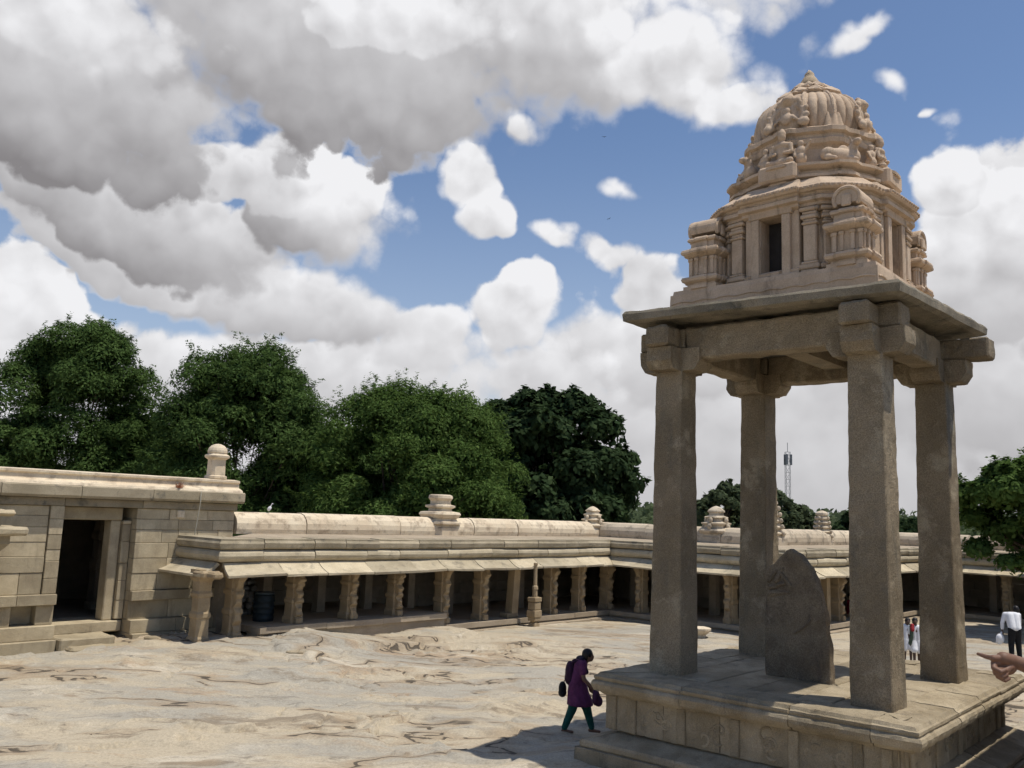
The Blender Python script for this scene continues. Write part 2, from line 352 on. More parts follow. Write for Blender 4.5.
def ground_mat():
    m = bpy.data.materials.new('bare_granite_ground'); m.use_nodes = True; t = N(m.node_tree)
    P = t.n('ShaderNodeNewGeometry').outputs['Position']
    Pr = t.n('ShaderNodeMapping', {'Vector': P, 'Rotation': (0, 0, R(-12)), 'Scale': (.36, 1, 1)}).outputs[0]
    W_ = t.vm('ADD', Pr, t.vm('SCALE', t.noise(P, .5, 3).outputs['Color'], scale=1.2))
    col = t.mix(t.ss(t.noise(W_, .55, 6, .6).outputs['Fac'], .42, .58), (.425, .36, .262), (.335, .305, .25))
    col = t.mix(t.ss(t.noise(W_, .9, 7, .65).outputs['Fac'], .55, .68, 0, .7), col, (.52, .46, .365))
    col = t.mix(t.ss(t.noise(t.vm('ADD', W_, (7, 3, 1)), .8, 7, .7).outputs['Fac'], .56, .68, 0, .65), col, (.345, .24, .145))
    col = t.mix(t.ss(t.noise(t.vm('ADD', W_, (17, 8, 1)), .7, 8, .72).outputs['Fac'], .54, .64, 0, .75), col, (.20, .155, .105))
    col = t.mix(t.ss(t.noise(t.vm('ADD', W_, (1, 28, 1)), 2.6, 8, .72).outputs['Fac'], .56, .66, 0, .55), col, (.13, .11, .085))
    # sheet-joint cracks: dirt-filled lines with iron staining beside them
    court = t.ss(t.math('ADD', t.math('MULTIPLY', t.n('ShaderNodeSeparateXYZ', {0: P}).outputs[0], .55), t.n('ShaderNodeSeparateXYZ', {0: P}).outputs[1]), 29., 34., 1., .35)
    crack = None; stain = None
    for sc, off, wd, mk in ((.17, (3, 5, 0), .0036, .43), (.30, (11, 2, 4), .0042, .49)  ):
        n_ = t.noise(t.vm('ADD', t.vm('ADD', Pr, t.vm('SCALE', t.noise(P, .9, 3, .5).outputs['Color'], scale=.2)), off), sc, 5, .54).outputs['Fac']
        d_ = t.math('ABSOLUTE', t.math('SUBTRACT', n_, .5))
        m_ = t.ss(t.noise(t.vm('ADD', P, off), .33, 3, .6).outputs['Fac'], mk, mk+.05)
        c_ = t.math('MULTIPLY', t.ss(d_, wd*.4, wd, 1., 0.), m_); s_ = t.math('MULTIPLY', t.ss(d_, 0., .03, .7, 0.), m_)
        crack = c_ if crack is None else t.math('MAXIMUM', crack, c_); stain = s_ if stain is None else t.math('MAXIMUM', stain, s_)
    col = t.mix(stain, col, (.30, .225, .145))
    col = t.mix(t.math('MULTIPLY', crack, t.math('MULTIPLY', court, .85)), col, (.055, .045, .035))
    k = t.ss(t.noise(P, 22, 6, .75).outputs['Fac'], .25, .75, .78, 1.22)
    col = t.mix(1., col, t.n('ShaderNodeCombineXYZ', {0: k, 1: k, 2: k}).outputs[0], 'MULTIPLY')
    # dry scrubland far outside the temple
    far = t.n('ShaderNodeSeparateXYZ', {0: P}).outputs[1]
    col = t.mix(t.ss(far, 60., 90.), col, (.12, .13, .06))
    h = t.math('SUBTRACT', t.math('ADD', t.noise(Pr, 3, 5, .55).outputs['Fac'], t.math('MULTIPLY', t.noise(P, 34, 5, .7).outputs['Fac'], .12)), t.math('MULTIPLY', crack, .5))
    bp = t.n('ShaderNodeBump', {'Strength': .7, 'Distance': .06, 'Height': h})
    b = t.n('ShaderNodeBsdfPrincipled', {'Base Color': col, 'Roughness': .85, 'Normal': bp.outputs[0], 'Specular IOR Level': .25})
    t.n('ShaderNodeOutputMaterial', {0: b.outputs[0]}); return m
ground = grid_mesh('ground', GX, GY, GZ, ground_mat()); tag(ground, kind='structure')

# terrace the photographer stands on, plus an unseen block added to cast shade
mb = MB()
x = -6
while x < 8:
    L = rng.uniform(.9, 1.6); y = -5.5
    while y < 4.6:
        L2 = rng.uniform(1.0, 1.7); mb.box(x, min(x+L, 8)-.01, y, min(y+L2, 4.6)-.01, 2.40, 2.6+rng.uniform(-.008, .008), .02); y += L2
    x += L
mb.box(-5.9, 7.9, -5.4, 4.5, -.3, 2.398)
TM = Matrix.Translation((PC.x, PC.y, 0))@Matrix.Rotation(PYAW, 4, 'Z')      # unseen masonry block added to shade the pavilion's right side
for i in range(13):
    u_ = 0.
    while u_ < 5.2:
        L = rng.uniform(.7, 1.4); mb.box(u_, min(u_+L, 5.2)-.008, -8.4+rng.uniform(-.01, .01), -4.2+rng.uniform(-.012, .012), i*.5-.2, i*.5+.292, .015, 0, TM); u_ += L
o = mb.build('terrace_and_shade_block', floorst); tag(o, kind='structure')

# ------------------------------------------------------------------ hills on the horizon
def hills():
    n = 240; mb = MB(); front = []; 
    rr = []
    for i in range(n):
        a = R(-75+150*i/(n-1)); h = 12+20*vnoise(np.array([i*.06]), np.array([2.]), 3)[0]+10*vnoise(np.array([i*.2]), np.array([5.]), 4)[0]
        rr.append([(math.sin(a)*d, math.cos(a)*d, z) for d, z in ((1500, -1), (1750, h*.7), (1950, h), (2200, h*.6), (2600, -1))])
    mb.rings(rr, cap=False, closed=False)
    o = mb.build('hills', plain('scrubby_hill', (.16, .19, .15), 1, .25, .02, 0), smooth=True); tag(o, kind='structure')
hills()

# ================================================================== cloister wings
def course(mb, s0, s1, m0, m1, prof, lo, hi, gap=.016, jit=.01, rjit=0, bref=0):
    """a run of stones: prof is a closed (b, z) outline, ends mitred by m0 / m1"""
    s0 += m0*bref; s1 += m1*bref; s = s0; first = True
    while s < s1-1e-6:
        L = rng.uniform(lo, hi)
        e = s+L
        if s1-e < lo*.5: e = s1
        db, dz, tz = rng.uniform(-jit, jit), rng.uniform(-jit, jit)*.6, rng.uniform(-rjit, rjit)
        a0 = m0 if first else 0; a1 = m1 if e >= s1 else 0
        g0 = 0 if first and m0 else gap*.5; g1 = 0 if e >= s1 and m1 else gap*.5
        rr = []
        for q in (0, .5, 1):
            ss = (s+g0)*(1-q)+(e-g1)*q
            rr.append([(ss+(a0*(b-bref) if q == 0 else 0)+(a1*(b-bref) if q == 1 else 0), b+db+rng.uniform(-jit, jit)*.3, z+dz+tz*(q-.5)+rng.uniform(-jit, jit)*.25) for b, z in prof])
        mb.rings(rr); s = e; first = False
EAVE = [(.0, 2.17), (-.01, 2.235), (.14, 2.285), (.33, 2.375), (.58, 2.55), (.66, 2.50), (.40, 2.30), (.12, 2.18)]
ROLL = [(.62-.175*math.cos(a), 2.735+.172*math.sin(a)) for a in [R(x) for x in (-85, -60, -30, 0, 30, 60, 85)]]+[(.98, 2.90), (.98, 2.57)]
CORN = [(.52, 2.915), (.47, 2.96), (.45, 3.09), (.50, 3.16), (.50, 3.215), (1.2, 3.235), (1.2, 2.915)]
ROOF = [(.95, 3.10), (1.0, 3.232), (2.2, 3.262), (3.02, 3.275), (3.02, 3.10)]
ROOF2 = [(3.98, 3.05), (3.98, 3.28), (6.1, 3.25), (6.1, 3.05)]
PARA = [(3.0, 3.272), (2.97, 3.42), (2.98, 3.60), (3.05, 3.76), (3.19, 3.89), (3.38, 3.95), (3.6, 3.95), (3.8, 3.88), (3.95, 3.7), (4.0, 3.272)]
def pillar_mesh(h, carved=True, w_=.19, lean=0):
    """gallery pillar: square shaft with moulded base and bands, and a figure bracket flaring out towards the court"""
    mb = MB()
    sq = lambda k: [(-k, -k), (k*.0, -k*1.02), (k, -k), (k, k), (-k, k)]
    lv = [(w_*1.18, 0), (w_*1.2, .16), (w_*1.0, .22), (w_*.96, h*.34), (w_*1.12, h*.36), (w_*1.12, h*.41), (w_*.92, h*.44), (w_*.90, h*.62), (w_*1.1, h*.64), (w_*1.14, h*.68), (w_*.95, h*.71), (w_*1.0, h*.84), (w_*1.25, h*.87), (w_*1.3, h*.92), (w_*1.3, h)]
    if not carved: lv = [(w_*1.02, 0), (w_*.97, h*.5), (w_*.95, h*.93), (w_*1.2, h*.94), (w_*1.25, h)]
    mb.rings([[(x, y+lean*(z/h), z) for x, y in sq(k)] for k, z in lv])
    return mb
def bracket_mesh(h, seed=0):
    rr = random.Random(seed); mb = MB(); n = 46; rings = []
    for i in range(n+1):
        q = i/n; z = .02+q*(h-.03)
        d = .16+.05*math.sin(q*23+seed)+.035*math.sin(q*51+seed*2)+rr.uniform(-.015, .015)
        if q < .1: d = .22
        d += .26*max(0, (q-.62)/.38)**1.3
        wd = .115+.02*math.sin(q*31+seed)+(.03 if q < .1 or q > .9 else 0)
        y0 = -.17
        rings.append([(-wd, y0, z), (-wd*.9, y0-d*.8, z), (-wd*.35, y0-d, z), (wd*.35, y0-d, z), (wd*.9, y0-d*.8, z), (wd, y0, z)])
    mb.rings(rings); return mb
def masonry(mb, s0, s1, b0, thick, zs, lo=.6, hi=1.3, jit=.008, ch=.012, bj=.012):
    for i in range(len(zs)-1):
        s = s0
        while s < s1-1e-6:
            e = s+rng.uniform(lo, hi)
            if s1-e < lo*.6: e = s1
            q = rng.uniform(-bj, bj)
            mb.box(s+.004, e-.004, b0+q, b0+thick, zs[i]+.003, zs[i+1]-.003, ch, 0)
            s = e
def wing(name, label, K, d, L, m0, m1, pillars, cat='cloister', s_start=0, floor=None, inner_p=(), parapet=None, ret=False, group=None, pmat=None):
    rz = math.atan2(d.y, d.x)
    root = empty(name, (K.x, K.y, 0), rz, label, cat, group)
    s0 = s_start; s1 = L
    mb = MB(); course(mb, s0+(.55 if ret else 0), s1, m0*(.25 if ret else 1), m1, EAVE, 1.2, 2.2, jit=.024, rjit=.05, gap=.02)
    mb.build('eave', eavest, root)
    mb = MB(); course(mb, s0, s1, m0, m1, ROLL, 1.2, 2.3, jit=.02, rjit=.035, gap=.022); mb.build('roll_moulding', eavest, root)
    mb = MB(); course(mb, s0, s1, m0, m1, CORN, 1.0, 2.0, jit=.02, rjit=.02, gap=.02); mb.build('cornice', cornst, root)
    mb = MB(); course(mb, s0, s1, m0, m1, ROOF, 40, 50, gap=.006, jit=.004)
    course(mb, s0, s1, m0, m1, ROOF2, 40, 50, gap=.006, jit=.004, bref=4)
    course(mb, s0, s1, m0, m1, [(.99, 2.60), (.99, 3.05), (5.9, 3.05), (5.9, 2.60)], 40, 50, gap=.004, jit=.002)
    mb.build('roof', floorst, root)
    pa = parapet or (s0, s1, m0, m1)
    mb = MB(); course(mb, *pa, PARA, 2.4, 4.5, gap=.03, jit=.02, bref=3); mb.build('parapet', pmat or lime, root)
    if ret:
        mb = MB(); mb.box(-17.0, -12.0, 1.3, 5.9, 2.61, 3.04); mb.build('ceiling', floorst, root)
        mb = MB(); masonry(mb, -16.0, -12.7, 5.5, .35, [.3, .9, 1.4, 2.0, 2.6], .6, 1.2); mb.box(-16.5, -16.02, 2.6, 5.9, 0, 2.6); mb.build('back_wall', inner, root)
    mb = MB(); course(mb, s0, s1, m0, m1, [(.72, 2.40), (.72, 2.565), (1.28, 2.565), (1.28, 2.40)], 1.7, 2.3, gap=.004, jit=.004); mb.build('beam', cornst, root)
    # floor plinth
    mb = MB()
    for (a, b, z, f0, f1) in floor:
        mm0 = m0 if f0 else 0; mm1 = m1 if f1 else 0
        course(mb, a, b, mm0, mm1, [(.50, z-.17), (.50, z), (1.3, z), (1.3, z-.17)], 1.5, 2.6, gap=.014, jit=.012, rjit=.015, bref=.5)
        course(mb, a, b, mm0, mm1, [(.62, -.4), (.62, z-.18), (1.2, z-.18), (1.2, -.4)], 1.5, 2.6, gap=.004, jit=.004, bref=.5)
        course(mb, a, b, mm0, mm1, [(1.31, z-.2), (1.31, z-.004), (6, z-.004), (6, z-.2)], 40, 50, gap=0, jit=0)
        if z < .5: course(mb, a, b, mm0, mm1, [(.26, -.4), (.26, .045), (.61, .055), (.61, -.4)], 1.5, 2.6, gap=.012, jit=.012)
    mb.build('plinth', floorst, root)
    mb = MB()
    zs = [.3, .75, 1.2, 1.6, 2.05, 2.6]
    for i in range(5): course(mb, s0, s1, m0, m1, [(5.5, zs[i]), (5.5, zs[i+1]-.01), (5.85, zs[i+1]-.01), (5.85, zs[i])], .7, 1.3, gap=.01, jit=.01, bref=5.5)
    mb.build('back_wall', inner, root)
    fl = lambda s: next((z for a, b, z, _, _ in floor if a-1.5 <= s <= b+1.5 and (a <= s <= b or True)), .3)
    for k, (s, z0, typ) in enumerate(pillars):
        h = 2.40-z0
        mb = pillar_mesh(h, typ == 'c', .19 if typ == 'c' else .17, lean=-.12 if typ == 'l' else 0)
        o = mb.build('pillar', pill, root, rough=(.012, .2, 4.)); o.location = (s, 1.05, z0)
        if typ == 'c':
            q = bracket_mesh(h, k*3+len(name)).build('bracket_figure', pill, o)
        if typ == 'l':
            q = MB(); q.box(-.42, .2, -.2, .2, 0, .16, .02); q.build('footing', pill, o)
    for s, b, z0 in inner_p:
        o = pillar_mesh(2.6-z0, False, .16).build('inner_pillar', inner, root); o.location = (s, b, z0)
    return root
def finial_levels(kind):
    if kind == 'tier':    # stepped miniature tower
        return [(.52, 0), (.52, .22), (.46, .24), (.46, .34), (.70*.8, .38), (.60, .46), (.56, .52), (.42, .56), (.42, .66), (.50, .70), (.52, .75), (.40, .79), (.34, .83), (.34, .92), (.42, .96), (.42, 1.0), (.30, 1.04), (.29, 1.14), (.35, 1.17), (.34, 1.22), (.25, 1.30), (.12, 1.37), (.03, 1.40)]
    if kind == 'bowl':    # stack with a broad hollow top
        return [(.62, 0), (.62, .26), (.55, .28), (.55, .36), (.70, .40), (.70, .47), (.58, .51), (.55, .60), (.62, .62), (.78*.9, .74), (.66, .82), (.40, .86), (.38, .94), (.50, 1.0), (.50, 1.06), (.40, 1.10), (.40, 1.22), (.48, 1.32), (.46, 1.42), (.36, 1.45)]
    if kind == 'tall':
        l = [(.62, 0), (.62, .3), (.5, .33), (.5, .42)]
        for i in range(5):
            z = .42+i*.26; k = .56-.055*i; l += [(k, z+.02), (k*1.08, z+.08), (k*.98, z+.13), (k*.76, z+.15), (k*.74, z+.25)]
        return l+[(.34, 1.75), (.33, 1.85), (.2, 1.95), (.05, 2.0)]
    if kind == 'post':
        return [(.30, 0), (.33, .03), (.33, .10), (.27, .13), (.26, .62), (.30, .66), (.36, .70), (.37, .76), (.33, .79), (.30, .83), (.33, .86), (.33, .93), (.30, 1.01), (.22, 1.09), (.10, 1.14), (.02, 1.15)]
def finial(parent, s, b, z0, kind, k=1.0, mat=None, rz=0):
    mb = MB(); lv = finial_levels(kind)
    def plan(q, z):
        top = z > .8*lv[-1][1] or kind == 'post' and z > .78
        out = []
        for i in range(16):
            a = 2*math.pi*(i+.5)/16
            c, s_ = math.cos(a), math.sin(a); sqr = 1/max(abs(c), abs(s_)); rr = min(sqr, 1.22 if kind != 'post' else 1.16)
            if top: rr = 1.02
            out.append((q*rr*c, q*rr*s_, z))
        return out
    mb.rings([plan(q*k*.92, z*k) for q, z in lv])
    if kind in ('tall', 'tier'):
        for zz, kk in ((.62, .5), (.86, .42)) if kind == 'tier' else ((.5, .6), (.78, .54), (1.04, .48), (1.3, .44), (1.56, .38)):
            for i in range(4):
                a = i*math.pi/2; mb.ell((kk*k*math.cos(a), kk*k*math.sin(a), zz*k), (.09*k, .09*k, .11*k), seg=8)
    o = mb.build('roof_finial', mat or lime, parent); o.location = (s, b, z0); o.rotation_euler = (0, 0, rz); return o

wa = wing('cloister_wing', 'long pillared stone cloister wing with pale parapet, left of the pavilion', K1, dA, 0, 1, 1,
     [(-16.9, .36, 'c'), (-14.86, .7, 'c'), (-12.81, .7, 'c'), (-10.92, .7, 'c'), (-8.75, .3, 'c'), (-6.80, .3, 'c'), (-5.06, .3, 'l'), (-2.81, .3, 'c'), (-1.0, .3, 'c'), (.95, .3, 'c')],
     s_start=-18.25, floor=[(-16.3, -8.95, .7, False, False), (-8.95, 0, .3, False, True)],
     inner_p=[(-14.6, 3.1, .7), (-12.5, 3.1, .7), (-10.5, 3.1, .7), (-8.5, 3.1, .3), (-6.5, 3.1, .3), (-4.5, 3.1, .3), (-2.4, 3.1, .3), (-.3, 3.1, .3), (1.8, 3.1, .3)],
     parapet=(-15.85, 0, 0, 1), ret=True)
# west end: the eave returns to the hall wall, carried by a corner pillar with a bracket block
def swap(prof): return prof
M = Matrix.Translation((-18.25, 0, 0))@Matrix.Rotation(R(-90), 4, 'Z')   # local s' runs from the wall (-3) to the corner (0)
def course_ret(prof, name, mat, **kw):
    ev = prof is EAVE; mb = MB(); course(mb, -3.0, -.55 if ev else 0, 0, -.25 if ev else -1, prof, 4, 5, **kw)
    mb.v = [tuple(M@Vector(v)) for v in mb.v]
    mb.v = [v for v in mb.v]; mb.build(name, mat, wa)
course_ret(EAVE, 'eave', eavest, jit=.012); course_ret(ROLL, 'roll_moulding', eavest, jit=.01); course_ret(CORN, 'cornice', cornst, jit=.01)
o = pillar_mesh(2.03, True, .19).build('pillar', pill, wa, rough=(.012, .2, 4.)); o.location = (-18.25+.98, 1.0, .36); o.name = 'pillar'
o.location = (-17.95, .95, .33)
mb = MB(); mb.box(-.30, .30, -.28, .28, 0, .22, .05, .01); mb.box(-.16, .16, -.62, -.2, .02, .2, .05, .01)
o = mb.build('bracket_block', pill, wa, rough=(.02, .1, 5)); o.location = (-17.95, .72, 2.12)
finial(wa, -6.78, 3.45, 3.27, 'bowl', 1.08)
finial(wa, 3.05, 3.45, 3.35, 'tier', .95)
wb = wing('cloister_wing', 'short cloister wing crossing behind the left front pavilion pillar', K1, dB, 7.92, -1, -1,
     [(.75, .3, 'c'), (2.8, .3, 'c'), (4.9, .3, 'c'), (6.95, .3, 'c')], floor=[(0, 7.92, .3, True, True)],
     inner_p=[(-1, 3.1, .3), (1.0, 3.1, .3), (3.0, 3.1, .3), (4.6, 3.1, .3)], pmat=lime_w)
finial(wb, 2.89, 3.45, 3.27, 'tier', 1.12, lime_w)
wc = wing('cloister_wing', 'cloister wing receding behind the carved slab and right front pavilion pillar', K2, dA, 14.7, 1, 1,
     [(2.9, .3, 'p'), (4.3, .3, 'p'), (5.2, .3, 'p'), (6.3, .3, 'c'), (8.4, .3, 'c'), (10.5, .3, 'c'), (12.6, .3, 'c')], floor=[(0, 14.7, .3, True, True)],
     inner_p=[(5, 3.1, .3), (7, 3.1, .3), (9, 3.1, .3), (11, 3.1, .3), (13, 3.1, .3)], pmat=lime_w)
finial(wc, 5.3, 3.45, 3.27, 'tall', 1.0, lime_w); finial(wc, 10.6, 3.45, 3.27, 'tall', .80, lime_w)
wd = wing('cloister_wing', 'dark cloister wing at the far right under the overhanging tree', K3, dB, 13, -1, 0,
     [(.9, .3, 'p'), (3.1, .3, 'c'), (5.3, .3, 'c'), (7.5, .3, 'c'), (9.7, .3, 'c')], floor=[(0, 13, .3, True, False)], inner_p=[(2, 3.1, .3), (4, 3.1, .3), (6, 3.1, .3), (8, 3.1, .3)], pmat=lime_w)

# ================================================================== temple hall on the left (same local frame: s along the front, b back)
rzA = math.atan2(dA.y, dA.x)
hall = empty('temple_hall', (K1.x, K1.y, 0), rzA, 'block-built stone hall with tall dark doorway at the left', 'temple hall')
HW = -15.95
mb = MB()
for a, b in ((-19.03, HW), (-25.5, -21.05)):
    masonry(mb, a, b, 2.60, 1.9, [-.4, .48], .9, 1.6)
    masonry(mb, a, b, 2.80, 1.7, [.48, .84], .9, 1.6)
    masonry(mb, a, b, 2.86, 1.6, [1.36, 1.64], 1.0, 1.9)
masonry(mb, -19.03, HW, 3.02, 1.5, [.84, 1.36], .7, 1.2); masonry(mb, -19.03, HW, 3.0, 1.5, [1.64, 2.12, 2.55, 2.98, 3.36, 3.66, 3.97], .5, 1.3)
masonry(mb, -25.5, -22.1, 3.02, 1.5, [.84, 1.36], .7, 1.2); masonry(mb, -21.5, -21.05, 3.0, 1.5, [.84, 1.36], .7, 1.2); mb.box(-22.2, -21.4, 3.35, 4.4, .85, 1.355)
masonry(mb, -25.5, -21.42, 3.02, 1.5, [1.64, 2.2, 2.62, 3.0, 3.4, 3.7, 3.97], .9, 1.7); masonry(mb, -21.41, -21.05, 2.97, 1.5, [1.64, 2.05, 2.5, 2.8, 3.2, 3.62, 3.97], .5, 1.3)
o = mb.build('wall', sand, hall)
mb = MB(); masonry(mb, -25.6, HW+.05, 2.93, 1.4, [3.972, 4.19], 1.6, 2.8); mb.build('frieze', cornst, hall)
mb = MB(); course(mb, -25.6, HW+.15, 0, 0, [(2.74, 4.192), (2.68, 4.26), (2.68, 4.50), (2.74, 4.53), (4.4, 4.53), (4.4, 4.192)], 1.8, 3.2, jit=.008); mb.build('cornice', cornst, hall)
mb = MB(); course(mb, -25.6, HW+.08, 0, 0, [(2.72, 4.532), (2.76, 4.60), (2.98, 4.68), (3.0, 4.80), (2.94, 4.84), (2.94, 4.90), (3.3, 4.94), (4.4, 4.94), (4.4, 4.532)], 4.5, 7, gap=.006, jit=.003); mb.build('coping', lime, hall)
mb = MB(); mb.box(-19.57, -19.28, 3.42, 3.9, .80, 3.60, .03); mb.box(-21.3, -21.02, 3.42, 3.9, .80, 3.60, .03); mb.box(-21.3, -19.28, 3.36, 4.0, 3.602, 3.968, .03); mb.box(-21.04, -19.05, 3.30, 4.2, .5, .80, .03)
f_ = mb.build('door_frame', sand, hall)
mb = MB(); masonry(mb, -19.279, -19.04, 3.30, 1.2, [.84, 1.36, 1.9, 2.4, 3.0, 3.5, 3.60], .4, 1.); mb.build('pier', sand, hall)
mb = MB(); mb.box(-21.04, -19.6, 2.4, 3.29, .1, .52, .04, .01); mb.box(-20.9, -18.6, 2.0, 2.598, -.2, .34, .06, .02); mb.box(-20.7, -17.9, 1.55, 1.99, -.2, .21, .06, .02)
mb.build('step', sand, hall, rough=(.03, .15, 3))
mb = MB(); mb.box(-25.5, HW-.02, 4.41, 10, 4.2, 4.52); mb.box(-25.5, HW-.02, 9.6, 10, 0, 4.19); mb.box(HW-.4, HW-.02, 4.51, 9.59, 0, 4.19); mb.box(-25.5, HW-.45, 4.51, 9.59, .3, .79); mb.box(-25.5, -25.1, 4.51, 9.59, .8, 4.19)
mb.build('interior', inner, hall)
for s in (-20.75, -18.4):
    o = pillar_mesh(3.4, True, .24).build('inner_pillar', inner, hall); o.location = (s, 6.6, .79)
mb = MB(); mb.box(-17.86, -17.62, 2.93, 3.1, 3.72, 3.94, .02); mb.build('putlog_block', lime, hall)
finial(hall, -16.45, 3.45, 4.93, 'post', .97)
# portico at the far left edge
px_, py_ = -12.62, 21.5
port = empty('portico', (px_, py_, 0), rzA, 'weathered portico pillar and slab at the left edge', 'portico')
mb = MB(); mb.box(-.75, .55, -.6, .6, -.3, .25, .05, .01); mb.box(-.6, .42, -.48, .48, .25, .55, .05, .01); mb.build('plinth', sand, port, rough=(.02, .15, 3))
mb = MB(); mb.rings([[(-k, -k, z), (k, -k, z), (k, k, z), (-k, k, z)] for k, z in ((.38, .55), (.38, .8), (.28, .84), (.28, 1.0), (.34, 1.05), (.34, 1.2), (.25, 1.3), (.24, 2.5), (.34, 2.55), (.34, 2.7), (.3, 2.8))]); mb.build('pillar', sand, port, rough=(.015, .15, 4))
mb = MB(); mb.rings([[(-k, -k, z), (k, -k, z), (k, k, z), (-k, k, z)] for k, z in ((.3, 2.8), (.5, 3.05), (.5, 3.25))]); mb.build('capital', sand, port, rough=(.02, .15, 4))
mb = MB(); mb.box(-3.5, .82, -.8, .8, 3.25, 3.46, .06, .01); mb.box(-3.5, .55, -.6, .7, 3.7, 3.85, .06, .01); mb.box(-3.5, .3, -.4, .6, 3.46, 3.7, .02); mb.build('roof_slab', sand, port, rough=(.03, .25, 3))
mb = MB(); mb.rings([[(-k-3.1, -k, z), (k-3.1, -k, z), (k-3.1, k, z), (-k-3.1, k, z)] for k, z in ((.38, -.2), (.38, .8), (.28, .84), (.24, 2.5), (.34, 2.55), (.34, 3.25))]); mb.build('pillar', sand, port)

def A2W(s, b, z=0):
    q = K1+dA*s-nA*b; return (q.x, q.y, z)
# cable hanging down the hall wall
mb = MB(); pts = [(-17.32, 2.64, 4.52), (-17.32, 2.63, 4.2), (-17.34, 2.78, 3.2), (-17.36, 2.6, 2.9), (-17.3, 1.9, 2.85), (-17.25, 1.0, 2.92), (-17.2, .5, 2.6), (-17.2, .0, 2.15)]
mb.tube(pts[:4], .014, 6)
o = mb.build('hanging_cable', plain('cable_grey', (.45, .42, .34))); o.location = (K1.x, K1.y, 0); o.rotation_euler = (0, 0, rzA); tag(o, 'thin pale cable hanging down the hall wall beside the cloister', 'cable')
# dry weed on the coping
mb = MB()
for i in range(46):
    a = rng.uniform(0, 6.28); e = rng.uniform(.2, 1.3); l = rng.uniform(.08, .22); c = Vector((rng.uniform(-.06, .06), rng.uniform(-.05, .05), 0))
    t_ = Vector((math.cos(a)*math.cos(e), math.sin(a)*math.cos(e), math.sin(e))); mb.tube([c, c+t_*l], [.012, .004], 4)
o = mb.build('dry_weed', plain('rusty_weed', (.30, .12, .06))); o.location = A2W(-17.95, 2.78, 4.60); tag(o, 'rust coloured dry weed growing on the hall coping', 'weed')

# rubble wall and blue drum in the first bay
mb = MB()
for i in range(10):
    s = -16.25
    while s < -14.95:
        w0 = rng.uniform(.18, .38); mb.box(s, s+w0-.01, 3.3+rng.uniform(-.08, .08), 3.8, .7+i*.185, .7+i*.185+rng.uniform(.15, .18), .05, .02); s += w0
o = mb.build('rubble_wall', plain('rubble_grey', (.26, .245, .22), .9, .4, 3, .5), rough=(.02, .12, 5)); o.location = (K1.x, K1.y, 0); o.rotation_euler = (0, 0, rzA)
tag(o, 'rough dry stone rubble infill inside the leftmost cloister bay', 'rubble wall')
drum = empty('water_drum', A2W(-15.35, 1.9, .7), 0, 'dark blue drum standing inside the leftmost cloister bay', 'drum')
mb = MB(); prof = [(.30, 0), (.31, .02)]
for k in range(4): prof += [(.31, .06+k*.17), (.33, .09+k*.17), (.31, .12+k*.17), (.305, .2+k*.17)]
mb.lathe(prof+[(.31, .76), (.28, .80)], 28); mb.build('body', plain('drum_blue', (.012, .022, .03), .5, .1, 5, .05), drum, smooth=True)
mb = MB(); mb.lathe([(.29, .80), (.30, .82), (.30, .85), (.26, .86)], 28); mb.build('lid', plain('drum_lid', (.05, .07, .085), .5), drum)

# slender lamp post and loose stone by the cloister plinth
pp = A2W(-4.95, -.02, 0)
post = empty('lamp_pillar', (pp[0], pp[1], gz(pp[0], pp[1])), rzA, 'slender carved stone lamp pillar on stacked square blocks', 'pillar'); post.scale = (.66, .66, .97)
mb = MB()
for k, z0, z1 in ((.24, -.05, .12), (.17, .12, .2), (.27, .2, .34), (.31, .34, .62), (.27, .62, .92), (.30, .92, 1.1)): mb.box(-k, k, -k, k, z0, z1-.003, .025, .008)
mb.build('base', pill, post, rough=(.012, .1, 5))
mb = MB(); mb.rings([[(k*c, k*s, z) for c, s in [(math.cos(R(22.5+45*i)), math.sin(R(22.5+45*i))) for i in range(8)]] for k, z in ((.16, 1.1), (.15, 1.35), (.19, 1.4), (.17, 1.5), (.115, 1.55), (.105, 2.3), (.13, 2.34), (.12, 2.4))]); mb.build('shaft', pill, post)
sp = (7.05, 32.5)
mb = MB(); mb.lathe([(.20, 0), (.22, .1), (.34, .2), (.40, .27), (.40, .33), (.33, .36), (.12, .34)], 20)
o = mb.build('stone_basin', lime, rough=(.01, .1, 5)); o.location = (sp[0], sp[1], gz(*sp)); tag(o, 'small pale round stone basin on the courtyard floor', 'basin')

# ================================================================== the pavilion
pav = empty('stone_pavilion', (PC.x, PC.y, 0), PYAW, 'tall four-pillared granite pavilion crowned by a domed stucco tower', 'pavilion')
PA, PB, PT = 2.74, 2.59, 1.65
plat = None
def slabring(mb, ax0, ax1, ay0, ay1, prof, lo, hi, jit=.008, gap=.008):
    """blocks round a rectangle of half size a x b; prof = (outset, z) closed outline, inner depth .5"""
    cx_, cy_, a, b = (ax0+ax1)/2, (ay0+ay1)/2, (ax1-ax0)/2, (ay1-ay0)/2
    for (L, off, ang) in ((a, b, 0), (b, a, 90), (a, b, 180), (b, a, 270)):
        m2 = MB()
        pr = [(-o_, z) for o_, z in prof]
        course(m2, -L, L, 1, -1, pr, lo, hi, gap=gap, jit=jit)
        T = Matrix.Translation((cx_, cy_, 0))@Matrix.Rotation(R(ang), 4, 'Z')@Matrix.Translation((0, -off, 0))
        m2.v = [tuple(T@Vector(v)) for v in m2.v]; mb.add(m2.v, m2.f)
base = MB()
slabring(base, -2.95, 3.9, -2.80, 2.74, [(0, -.3), (0, .47), (-.6, .47), (-.6, -.3)], 1.6, 2.8)
